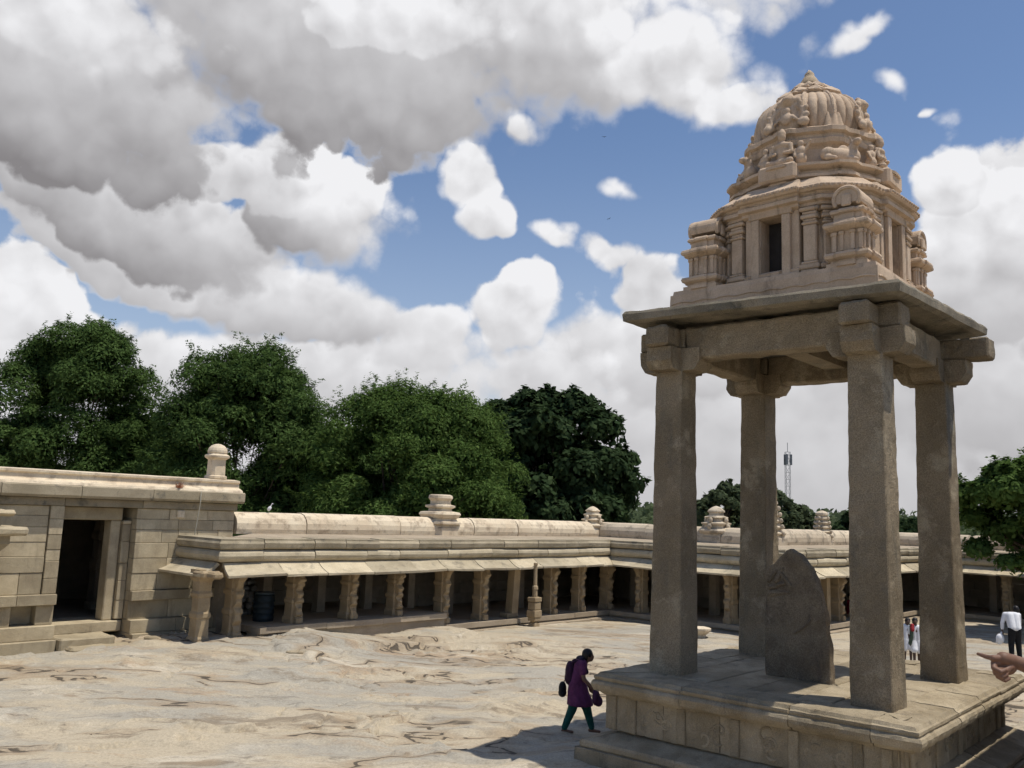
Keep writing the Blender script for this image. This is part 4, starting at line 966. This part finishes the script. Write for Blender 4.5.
T('broadleaf_tree', 'near-black broadleaf tree with ragged crown beside the left front pillar', 547, 384, 610, 102, 54, lf_dark, 100000, leaf=.22, seed=5, puffs=130, pr=(.15, .25), spray=.2, aspect=.6,
  lumps=[(4.6, 0, -2.2, 1.1), (5.4, .3, -3.0, 1.3), (4.9, 0, -4.2, 1.7), (6.1, 0, -4.6, 1.3), (-5.0, 0, 2.6, .9), (-4.2, 0, 3.0, 1.0), (5.0, 0, 2.2, .9), (5.3, 0, .8, 1.0)])
T('broadleaf_tree', 'thin-topped dull green tree seen between the two left pavilion pillars', 722, 482, 560, 44, 66, lf_hazed, 22000, leaf=.24, seed=6, puffs=50, pr=(.15, .25), spray=.5, aspect=.5)
T('broadleaf_tree', 'dull green tree sloping down below the lattice mast', 778, 488, 560, 36, 70, lf_hazed, 18000, leaf=.24, seed=7, puffs=45, pr=(.18, .3), spray=.3, aspect=.5)
T('broadleaf_tree', 'low dull green tree right of the lattice mast', 808, 512, 560, 28, 72, lf_hazed, 12000, leaf=.25, seed=8, puffs=35, pr=(.2, .32), spray=.2, aspect=.5)
T('broadleaf_tree', 'dark green bushy tree behind the right front pavilion pillar', 862, 508, 560, 34, 70, lf_dark, 14000, leaf=.25, seed=9, puffs=35, pr=(.2, .32), spray=.2, aspect=.5)
T('broadleaf_tree', 'small dark tree between the two right pavilion pillars', 905, 516, 560, 20, 66, lf_dark, 8000, leaf=.24, seed=10, puffs=25, pr=(.2, .32), aspect=.5)
T('broadleaf_tree', 'large green tree overhanging the cloister at the right edge', 1052, 444, 600, 108, 37, lf_bright, 110000, leaf=.12, seed=11, puffs=90, pr=(.16, .27), spray=.35, aspect=.6, ry=3.4, base_z=0, trunk_at=(1.5, 0), trunkr=.3)
# distant scrub woodland beyond everything
r = np.random.default_rng(5); n = 110000
ang = r.uniform(R(-50), R(50), n); dist = r.uniform(200, 700, n); cl = np.floor(ang*60)+np.floor(dist/25)*977
hh = 3.5+5*np.abs(np.sin(cl*12.9898)); z = r.uniform(0, 1, n)**.7*hh
C = np.stack([np.sin(ang)*dist, np.cos(ang)*dist, z], 1); Nn = r.normal(size=(n, 3))+np.array([0, -.5, .8]); Nn /= np.linalg.norm(Nn, axis=1)[:, None]
U = np.cross(Nn, r.normal(size=(n, 3))); U /= np.linalg.norm(U, axis=1)[:, None]; a = r.uniform(.5, 1.1, n)
v = leaf_mesh(C, Nn, U, a, a*.7); me = bpy.data.meshes.new('distant_woodland'); me.from_pydata([], [], []); me.vertices.add(len(v)); me.vertices.foreach_set('co', v.astype(np.float32).ravel())
me.loops.add(len(v)); me.loops.foreach_set('vertex_index', np.arange(len(v), dtype=np.int32)); me.polygons.add(n); me.polygons.foreach_set('loop_start', np.arange(0, len(v), 4, dtype=np.int32)); me.update(calc_edges=True)
me.materials.append(lf_hazed); o = bpy.data.objects.new('distant_woodland', me); COL.objects.link(o); tag(o, 'far low scrub woodland on the horizon', 'woodland', kind='stuff')

# masts
def mast(name, label, u, vt, Y, half, mat, taper=0, arms=0, zb=0):
    x, _, zt = at(u, vt, Y); mb = MB(); nseg = int((zt-zb)/(half*3.2)); th = max(.035, half*.07)
    P_ = lambda i, k: (half*(1-taper*i/nseg)*[(-1, -1), (1, -1), (1, 1), (-1, 1)][k][0], half*(1-taper*i/nseg)*[(-1, -1), (1, -1), (1, 1), (-1, 1)][k][1], zb+(zt-zb)*i/nseg)
    for i in range(nseg):
        for k in range(4):
            mb.tube([P_(i, k), P_(i+1, k)], th, 4); mb.tube([P_(i, k), P_(i+1, (k+1) % 4)], th*.6, 4); mb.tube([P_(i+1, k), P_(i+1, (k+1) % 4)], th*.6, 4)
    o = mb.build('lattice', mat); o.name = name; tag(o, label, 'mast'); o.location = (x, Y, 0)
    am = MB()
    if arms:
        for q, wd in ((.97, 2.2), (.93, 3.0)): z_ = zb+(zt-zb)*q; am.tube([(-wd, 0, z_), (0, 0, z_+.35), (wd, 0, z_)], .08, 4)
        am.build('crossarm', mat, o)
    else:
        am.tube([(0, 0, zt), (0, 0, zt+1.6)], .05, 4); am.build('spike', mat, o)
        for a_ in (0, 2.1, 4.2):
            am = MB(); am.box(half*1.6*math.cos(a_)-.18, half*1.6*math.cos(a_)+.18, half*1.6*math.sin(a_)-.12, half*1.6*math.sin(a_)+.12, zt-2.2, zt-.4); am.build('antenna', mat, o)
    return o
steel = plain('mast_steel', (.16, .165, .18), .5, .1)
mast('telecom_mast', 'thin lattice telecom mast rising beyond the trees between the pavilion pillars', 787.5, 452, 150, .36, steel)
mast('power_pylon', 'distant grey pylon tip showing above the trees', 428, 387, 160, 1.5, steel, taper=.85, arms=1)

# ================================================================== people
skin = plain('brown_skin', (.17, .088, .055), .6, .08, 20, .05, .4)
skin_d = plain('dark_skin', (.085, .05, .035), .6, .1, 20, .05, .4)
hairm = plain('black_hair', (.012, .010, .009), .5, .2, 30, .1)
white_c = plain('white_cotton', (.72, .72, .74), .9, .06, 10, .3)
def cloth(n, c): return plain(n, c, .9, .2, 9, .3)
def body_mb(pts, rads, bones, vs=.014): 
    mb = MB()
    for a, b in bones: mb.cone(pts[a], pts[b], rads[a], rads[b])
    return mb
def person(loc, face, label, P, mats, scale=1., group=None, extra=None, sleeve=True, trouser=True, hair=None, skinm=None, robe=None, vs=.013):
    """P: joints in metres (x forward, y left, z up)"""
    root = empty('person', loc, face, label, 'person', group); root.scale = (scale,)*3
    sk = skinm or skin; V3 = lambda k: Vector(P[k])
    hc = V3('head'); mb = MB()
    mb.ell(hc, (.092, .076, .115)); mb.ell(hc+Vector((.035, 0, -.045)), (.06, .055, .065)); mb.ell(hc+Vector((.095, 0, -.015)), (.018, .014, .025))
    for s in (-1, 1): mb.ell(hc+Vector((0, s*.077, -.01)), (.02, .012, .03)); mb.ell(hc+Vector((.078, s*.03, .005)), (.014, .018, .012))
    mb.ell(hc+Vector((.082, 0, -.055)), (.02, .028, .010))
    mb.cone(V3('neck')-Vector((0, 0, .04)), hc-Vector((.01, 0, .06)), .055, .05)
    mb.cone(V3('neck'), V3('chest'), .07, .12); mb.cone(V3('chest')+Vector((0, .07, 0)), V3('pelvis')+Vector((0, .05, 0)), .10, .10); mb.cone(V3('chest')+Vector((0, -.07, 0)), V3('pelvis')+Vector((0, -.05, 0)), .10, .10)
    for s in ('l', 'r'):
        mb.cone(V3('sh'+s), V3('el'+s), .052, .040); mb.cone(V3('el'+s), V3('wr'+s), .040, .026)
        hd = (V3('wr'+s)-V3('el'+s)).normalized(); w0 = V3('wr'+s); mb.cone(w0, w0+hd*.06, .026, .034)
        side = hd.orthogonal().normalized()
        for q in range(4): mb.cone(w0+hd*.07+side*(q-1.5)*.018, w0+hd*(.15-.008*abs(q-1.3))+side*(q-1.5)*.017, .0105, .008, 8)
        mb.cone(w0+hd*.03+side*.03, w0+hd*.09+side*.05, .013, .009, 8)
        mb.cone(V3('pelvis')+Vector((0, .08 if s == 'l' else -.08, -.02)), V3('kn'+s), .085, .055); mb.cone(V3('kn'+s), V3('an'+s), .055, .036)
        mb.cone(V3('an'+s)-Vector((.03, 0, .03)), V3('an'+s)+Vector((.15, 0, -.045)), .035, .026)
        mb.cone(V3('chest')+Vector((0, 0, .1)), V3('sh'+s), .07, .055)
    mb.build('body', sk, root, remesh=vs)
    for nm, m, mat in extra(P, V3) if extra else []: m.build(nm, mat, root, remesh=.014)
    return root
def std(P0, **kw): P0 = dict(P0); P0.update(kw); return P0
STAND = dict(pelvis=(0, 0, .88), chest=(.0, 0, 1.22), neck=(.0, 0, 1.40), head=(.02, 0, 1.56), shl=(0, .17, 1.34), shr=(0, -.17, 1.34), ell=(-.02, .21, 1.08), elr=(-.02, -.21, 1.08), wrl=(.06, .20, .84), wrr=(.06, -.20, .84),
             knl=(.03, .09, .47), knr=(.03, -.09, .47), anl=(0, .09, .08), anr=(0, -.09, .08))
def hairshape(V3, back=.035, bun=None, long=0):
    m = MB(); hc = V3('head'); m.ell(hc+Vector((-.022, 0, .028)), (.106, .096, .112)); m.ell(hc+Vector((-.055, 0, -.02)), (.07, .088, .10))
    if bun: m.ell(hc+Vector(bun), (.05, .055, .05))
    return m
# woman walking right, head bowed
def woman_extra(P, V3):
    k = MB(); k.cone(V3('chest')+Vector((0, .07, .09)), V3('pelvis')+Vector((-.02, .06, .0)), .125, .145); k.cone(V3('chest')+Vector((0, -.07, .09)), V3('pelvis')+Vector((-.02, -.06, 0)), .125, .145)
    k.rings([[(c.x+rx*math.cos(2*math.pi*i/24)*(1+.05*math.sin(i*2.6)), c.y+ry*math.sin(2*math.pi*i/24)*(1+.05*math.sin(i*2.6)), c.z) for i in range(24)] for c, rx, ry in ((Vector((-.02, 0, .95)), .165, .20), (Vector((0, 0, .75)), .20, .22), (Vector((.03, 0, .62)), .235, .24), (Vector((.04, 0, .52)), .25, .25))])
    for s in ('l', 'r'): k.cone(V3('sh'+s), V3('sh'+s).lerp(V3('el'+s), .55), .072, .066)
    yield 'tunic', k, cloth('plum_tunic', (.115, .03, .085))
    t = MB()
    for s in ('l', 'r'): t.cone(V3('pelvis')+Vector((0, .07 if s == 'l' else -.07, -.05)), V3('kn'+s), .12, .088); t.cone(V3('kn'+s), V3('an'+s)+Vector((0, 0, .03)), .088, .058)
    yield 'trousers', t, cloth('teal_trousers', (.012, .075, .06))
    yield 'hair', hairshape(V3, bun=(-.09, 0, -.05)), hairm
    s = MB(); s.cone((.05, .11, 1.36), (.13, .10, 1.12), .045, .05); s.cone((.05, -.11, 1.36), (.14, -.10, 1.14), .045, .05); s.ell((.04, 0, 1.37), (.10, .12, .05))
    yield 'scarf', s, cloth('dark_scarf', (.03, .02, .035))
wx, wy, _ = at(577.5, 727, 17.75)
WP = dict(pelvis=(-.03, 0, .86), chest=(.04, 0, 1.17), neck=(.09, 0, 1.33), head=(.175, 0, 1.42), shl=(.07, .17, 1.28), shr=(.07, -.17, 1.28), ell=(.06, .22, 1.03), elr=(.10, -.22, 1.03), wrl=(.20, .20, .82), wrr=(.30, -.20, .84),
          knl=(.16, .08, .46), knr=(-.10, -.08, .47), anl=(.26, .08, .09), anr=(-.24, -.08, .09))
gw = gz(wx, wy)
woman = person((wx, wy, gw), R(-6), 'woman in plum tunic and teal trousers walking head bowed toward the pavilion', WP, None, 1.03, extra=woman_extra)
def bag(name, label, cat, loc, face, fn, mat, sc=1):
    r_o = empty(name, loc, face, label, cat); r_o.scale = (sc,)*3
    for nm, m in fn: m.build(nm, mat, r_o, remesh=.012)
    return r_o
m = MB(); m.ell((-.16, 0, 1.10), (.10, .15, .22)); m.ell((-.15, 0, 1.0), (.12, .15, .14)); m2 = MB()
for s in (-1, 1): m2.cone((-.12, s*.11, 1.30), (.06, s*.12, 1.37), .022, .022); m2.cone((.06, s*.12, 1.37), (.15, s*.12, 1.15), .022, .02); m2.cone((.15, s*.12, 1.15), (-.08, s*.13, .95), .02, .018)
bag('backpack', 'small dark purple backpack worn by the walking woman', 'backpack', (wx, wy, gw), R(-6), [('sack', m), ('straps', m2)], cloth('purple_nylon', (.035, .012, .03)), 1.03)
m = MB(); m.ell((-.30, .02, .80), (.075, .13, .13)); m.ell((-.30, .02, .72), (.08, .14, .08)); m2 = MB(); m2.cone((-.28, .02, .90), (-.17, .05, 1.2), .012, .012); m2.cone((-.17, .05, 1.2), (.05, .12, 1.37), .012, .012)
bag('shoulder_bag', 'black shoulder bag hanging behind the walking woman', 'bag', (wx, wy, gw), R(-6), [('pouch', m), ('strap', m2)], cloth('black_nylon', (.012, .012, .013)), 1.03)
m = MB(); m.ell((.33, -.20, .70), (.07, .10, .14)); m.ell((.38, -.18, .64), (.08, .07, .10)); m.cone((.30, -.20, .84), (.33, -.2, .74), .03, .05)
bag('folded_shawl', 'dark plum cloth bundle hanging from the walking woman hand', 'shawl', (wx, wy, gw), R(-6), [('cloth', m)], cloth('plum_shawl', (.06, .02, .05)), 1.03)
# two men in white with bare legs
def dhoti_extra(shawl):
    def f(P, V3):
        k = MB()
        for s in (-1, 1): k.cone(V3('chest')+Vector((0, s*.07, .09)), V3('pelvis')+Vector((0, s*.06, .02)), .12, .125)
        for s in ('l', 'r'): k.cone(V3('sh'+s), V3('sh'+s).lerp(V3('el'+s), .8), .068, .062)
        yield 'shirt', k, white_c
        d = MB()
        for s, y in (('l', .07), ('r', -.07)): d.cone(V3('pelvis')+Vector((0, y, -.02)), V3('kn'+s)+Vector((0, 0, .09)), .135, .115)
        yield 'dhoti', d, white_c
        yield 'hair', hairshape(V3), hairm
        if shawl:
            q = MB(); q.cone((.10, -.15, 1.38), (.17, -.17, 1.05), .065, .06); q.cone((.17, -.17, 1.05), (.14, -.22, .80), .06, .06); q.cone((-.08, -.14, 1.38), (.08, -.14, 1.40), .06, .06)
            yield 'shawl', q, cloth('green_red_shawl', (.06, .085, .06))
            q = MB(); q.cone((.12, -.13, 1.40), (.17, -.14, 1.26), .07, .068)
            yield 'shawl_border', q, cloth('red_border', (.30, .03, .035))
    return f
bx_, by_, _ = at(907.5, 663, 28.4); gb = gz(bx_, by_)
person((bx_, by_, gb), R(-95), 'man in white shirt and short dhoti, left of the pair between right pillars', std(STAND, head=(.07, .03, 1.52), knl=(.10, .09, .50), anl=(.12, .09, .08)), None, .86, 'men in white walking between the right pillars', dhoti_extra(False), skinm=skin_d)
bx_, by_, _ = at(916.5, 667, 27.6); gb = gz(bx_, by_)
person((bx_, by_, gb), R(-100), 'man in white dhoti with green and red shoulder cloth', std(STAND, knr=(.12, -.09, .50), anr=(.14, -.09, .08), head=(.06, -.02, 1.54)), None, .88, 'men in white walking between the right pillars', dhoti_extra(True), skinm=skin_d)
# man in white shirt and black trousers, seen from behind, leaning forward
def shirt_extra(P, V3):
    k = MB()
    for s in (-1, 1): k.cone(V3('chest')+Vector((0, s*.07, .06)), V3('pelvis')+Vector((0, s*.06, .02)), .13, .125)
    for s in ('l', 'r'): k.cone(V3('chest')+Vector((0, 0, .1)), V3('sh'+s), .09, .072); k.cone(V3('sh'+s), V3('el'+s), .072, .058); k.cone(V3('el'+s), V3('el'+s).lerp(V3('wr'+s), .7), .058, .048)
    yield 'shirt', k, white_c
    t = MB()
    for s, y in (('l', .07), ('r', -.07)): t.cone(V3('pelvis')+Vector((0, y, 0)), V3('kn'+s), .12, .085); t.cone(V3('kn'+s), V3('an'+s)+Vector((0, 0, -.01)), .085, .068)
    yield 'trousers', t, cloth('black_trousers', (.012, .012, .014))
    yield 'hair', hairshape(V3), hairm
mx_, my_, _ = at(1016, 656, 30.5); gm = gz(mx_, my_)
person((mx_, my_, gm), R(80), 'man in white shirt and black trousers with his back turned, at the right edge', std(STAND, chest=(.14, 0, 1.18), neck=(.24, -.06, 1.33), head=(.28, -.15, 1.42), shl=(.20, .19, 1.28), shr=(.20, -.19, 1.28), ell=(.18, .28, 1.02), elr=(.25, -.22, 1.02), wrl=(.15, .30, .80), wrr=(.42, -.1, 1.0), knl=(.05, .10, .46), anl=(-.02, .12, .08), knr=(.10, -.12, .46), anr=(.10, -.14, .08)), None, 1.12, extra=shirt_extra, skinm=skin_d)
m = MB(); m.ell((.12, .38, .56), (.10, .12, .15)); m.cone((.13, .33, .76), (.12, .36, .66), .02, .05); m.ell((.14, .40, .46), (.09, .10, .08))
o = m.build('plastic_bag', white_c, None, remesh=.014); o.location = (mx_, my_, gm); o.rotation_euler = (0, 0, R(80)); o.scale = (1.12,)*3; tag(o, 'white plastic carrier bag hanging from the hand of the man in the white shirt', 'bag')
# seated figure in red deep inside the shaded cloister
def red_extra(P, V3):
    k = MB()
    for s in (-1, 1): k.cone(V3('chest')+Vector((0, s*.07, .08)), V3('pelvis')+Vector((0, s*.06, 0)), .12, .14)
    for s in ('l', 'r'): k.cone(V3('sh'+s), V3('el'+s), .065, .055); k.cone(V3('pelvis'), V3('kn'+s), .13, .09); k.cone(V3('kn'+s), V3('an'+s), .09, .07)
    yield 'sari', k, cloth('red_sari', (.25, .02, .03))
    yield 'hair', hairshape(V3, bun=(-.09, 0, -.04)), hairm
q = K2+dA*9.4-nA*1.7
person((q.x, q.y, .3-.78), R(-47), 'figure in red sitting in the shaded cloister between the right pillars', std(STAND, knl=(.38, .12, .90), knr=(.38, -.12, .90), anl=(.34, .12, .84), anr=(.34, -.12, .84), wrl=(.3, .12, 1.0), wrr=(.3, -.12, 1.0), ell=(.12, .24, 1.08), elr=(.12, -.24, 1.08)), None, 1., extra=red_extra, skinm=skin_d)

# ---- man beside the camera, only his pointing right arm reaches into the picture
HX, HY, HZ = 1.999, 3.70, CAMH-.512       # knuckle of the index finger
face = R(180)
proot = empty('person', (2.72, 3.55, 2.6), 0, 'person at the right edge whose bare forearm and pointing finger reach into view', 'person')
def L3(x, y, z): return Vector((x-2.72, y-3.55, z-2.6))
hand = MB()
K = L3(HX, HY, HZ)
wrist = L3(2.092, 3.72, CAMH-.524); elbow = L3(2.33, 3.72, CAMH-.60); shoulder = L3(2.62, 3.74, CAMH-.22)
hand.cone(wrist, elbow, .0265, .041, 20); hand.cone(elbow, shoulder, .041, .055, 20)
hand.cone(wrist, wrist.lerp(K, .5)+Vector((0, 0, .004)), .026, .028, 20)
# palm, seen from the thumb side: knuckles stacked downwards away from the index
for i, (dx, dy, dz) in enumerate(((.0, 0, 0), (.004, .004, -.021), (.010, .007, -.041), (.018, .008, -.059))):
    kn = K+Vector((dx, dy, dz)); hand.cone(wrist+Vector((.0, .002*i, -.008*i+.008)), kn, .020, .0135-.0008*i, 16)
    if i == 0:
        m1 = K+Vector((-.012, .032, .0)); m2_ = K+Vector((-.019, .055, .003)); tip = K+Vector((-.024, .072, .005))
        hand.cone(kn, m1, .0112, .0094, 16); hand.cone(m1, m2_, .0094, .0082, 16); hand.cone(m2_, tip, .0082, .0064, 16)
    else:                      # curled fingers
        ln = (0, .036, .033, .026)[i]; a1 = kn+Vector((-ln*.30, -.018, -ln*.45)); a2 = a1+Vector((.020, -.014, -.012)); a3 = a2+Vector((.020, .004, .008))
        rd = (.0, .0108, .0102, .0090)[i]; hand.cone(kn, a1, .012, rd, 16); hand.cone(a1, a2, rd, rd*.92, 16); hand.cone(a2, a3, rd*.92, rd*.8, 16)
hand.ell(wrist.lerp(K, .42)+Vector((.006, .004, -.026)), (.046, .022, .036))
# thumb leaves the near side of the palm and lies over the curled fingers
t0 = wrist+Vector((-.022, -.016, -.022)); t1 = t0+Vector((-.030, -.016, -.012)); t2 = t1+Vector((-.024, -.002, .002)); t3 = t2+Vector((-.016, .004, .003))
hand.cone(t0, t1, .0165, .0128, 16); hand.cone(t1, t2, .0128, .0110, 16); hand.cone(t2, t3, .0110, .0085, 16)
# the rest of the standing figure
hd = Vector((.02, .03, 1.58)); hand.ell(hd, (.095, .078, .118)); hand.ell(hd+Vector((-.035, 0, -.045)), (.06, .055, .065)); hand.ell(hd+Vector((-.097, 0, -.015)), (.018, .014, .025))
for s in (-1, 1): hand.ell(hd+Vector((0, s*.078, -.01)), (.02, .012, .03))
hand.cone((.02, .03, 1.38), hd-Vector((0, 0, .07)), .058, .054)
for s in (-1, 1):
    hand.cone((.02, .03+s*.08, 1.28), (.02, .03+s*.07, .95), .11, .11); hand.cone((.02, .03+s*.09, .90), (.0, .03+s*.10, .48), .09, .06); hand.cone((0, .03+s*.10, .48), (.03, .03+s*.10, .08), .06, .04); hand.cone((.05, .03+s*.1, .05), (-.12, .03+s*.11, .035), .04, .03)
hand.cone((.02, .05, 1.34), shoulder, .07, .055)
hand.cone((.02, -.14, 1.34), (.05, -.22, 1.08), .055, .042); hand.cone((.05, -.22, 1.08), (.0, -.22, .82), .042, .028); hand.ell((-.01, -.22, .76), (.035, .022, .06))
for q in range(4): hand.cone((-.035+.018*q, -.22, .74), (-.035+.017*q, -.22, .665+.004*abs(q-1.5)), .0105, .0085, 8)
hand.build('body', skin, proot, remesh=.0032)
g = MB()
for s in (-1, 1): g.cone((.02, .03+s*.08, 1.31), (.02, .03+s*.07, .92), .13, .135)
g.cone((.02, .10, 1.35), shoulder.lerp(elbow, .45), .085, .07); g.cone((.02, -.1, 1.35), (.04, -.20, 1.15), .085, .07)
g.build('shirt', cloth('checked_shirt', (.08, .10, .16)), proot, remesh=.014)
g = MB()
for s in (-1, 1): g.cone((.02, .03+s*.08, .92), (.0, .03+s*.10, .48), .125, .09); g.cone((0, .03+s*.10, .48), (.03, .03+s*.10, .10), .09, .075)
g.build('trousers', cloth('charcoal_trousers', (.03, .03, .035)), proot, remesh=.016)
g = MB(); g.ell(hd+Vector((.02, 0, .03)), (.10, .09, .108)); g.ell(hd+Vector((.05, 0, -.02)), (.06, .08, .09)); g.build('hair', hairm, proot, remesh=.014)

# ---- birds
def bird(label, u, v, Y, sc, bank):
    x, y, z = at(u, v, Y); m = MB(); m.ell((0, 0, 0), (.22, .06, .06)); m.ell((.22, 0, .02), (.07, .04, .04)); m.rings([[(-.2, -.03, 0), (-.2, .03, 0), (-.42, .09, 0), (-.42, -.09, 0)], [(-.2, -.03, .015), (-.2, .03, .015), (-.42, .09, .012), (-.42, -.09, .012)]])
    for s in (-1, 1):
        m.rings([[(.12, s*.04, .03), (-.10, s*.04, .03), (-.10, s*.04, .045), (.12, s*.04, .045)], [(.14, s*.35, .16), (-.08, s*.35, .16), (-.08, s*.35, .17), (.14, s*.35, .17)], [(.0, s*.75, .10), (-.06, s*.75, .10), (-.06, s*.75, .105), (.0, s*.75, .105)]])
    o = m.build('bird', plain('kite_brown', (.03, .025, .02), .8)); o.location = (x, y, z); o.rotation_euler = (bank, 0, 1.0); o.scale = (sc,)*3
    return tag(o, label, 'bird', 'birds circling high in the blue gap')
bird('tiny dark bird soaring in the blue gap, higher of the two', 604, 137, 120, .55, .3)
bird('tiny dark bird soaring in the blue gap beside the small cloud, lower of the two', 609, 219, 130, .55, -.3)
m = MB(); m.ell((0, 0, .16), (.07, .05, .10), Matrix.Rotation(R(35), 3, 'Y')); m.cone((.03, 0, .22), (.08, 0, .33), .022, .016); m.ell((.10, 0, .35), (.03, .02, .02)); m.cone((.12, 0, .35), (.17, 0, .345), .007, .003)
for s in (-1, 1): m.cone((-.0, s*.02, .0), (0, s*.02, .10), .006, .008)
o = m.build('white_bird', white_c, remesh=.008); q = A2W(-14.53, 3.3, 3.94); o.location = q; o.rotation_euler = (0, 0, .3); o.scale = (.85,)*3; tag(o, 'small white egret-like bird perched on the pale parapet', 'bird')

# loose stones lying on the bare rock
stone_src = []
for k in range(3):
    m = MB(); m.ell((0, 0, .3), (.5, .38+.1*k, .34)); m.box(-.3, .35, -.3, .25, .0, .5, .1, .05); stone_src.append(m.build('loose_stone', platstone, remesh=.09, rough=(.05, .3, 3.)))
spots_ = [(-5.6, 24.6, .34, 'flat grey stone lying on the rock below the leftmost cloister bays'), (-2.2, 19.2, .16, 'small stone by the long crack left of the walking woman'), (-9.7, 25.2, .34, 'pale block lying beside the hall steps')]
for (x, y, k, lab), o in zip(spots_, stone_src):
    o.location = (x, y, gz(x, y)-.03); o.scale = (k*1.5, k, k*.5); o.rotation_euler = (0, 0, rng.uniform(-.4, .4)); tag(o, lab, 'stone')
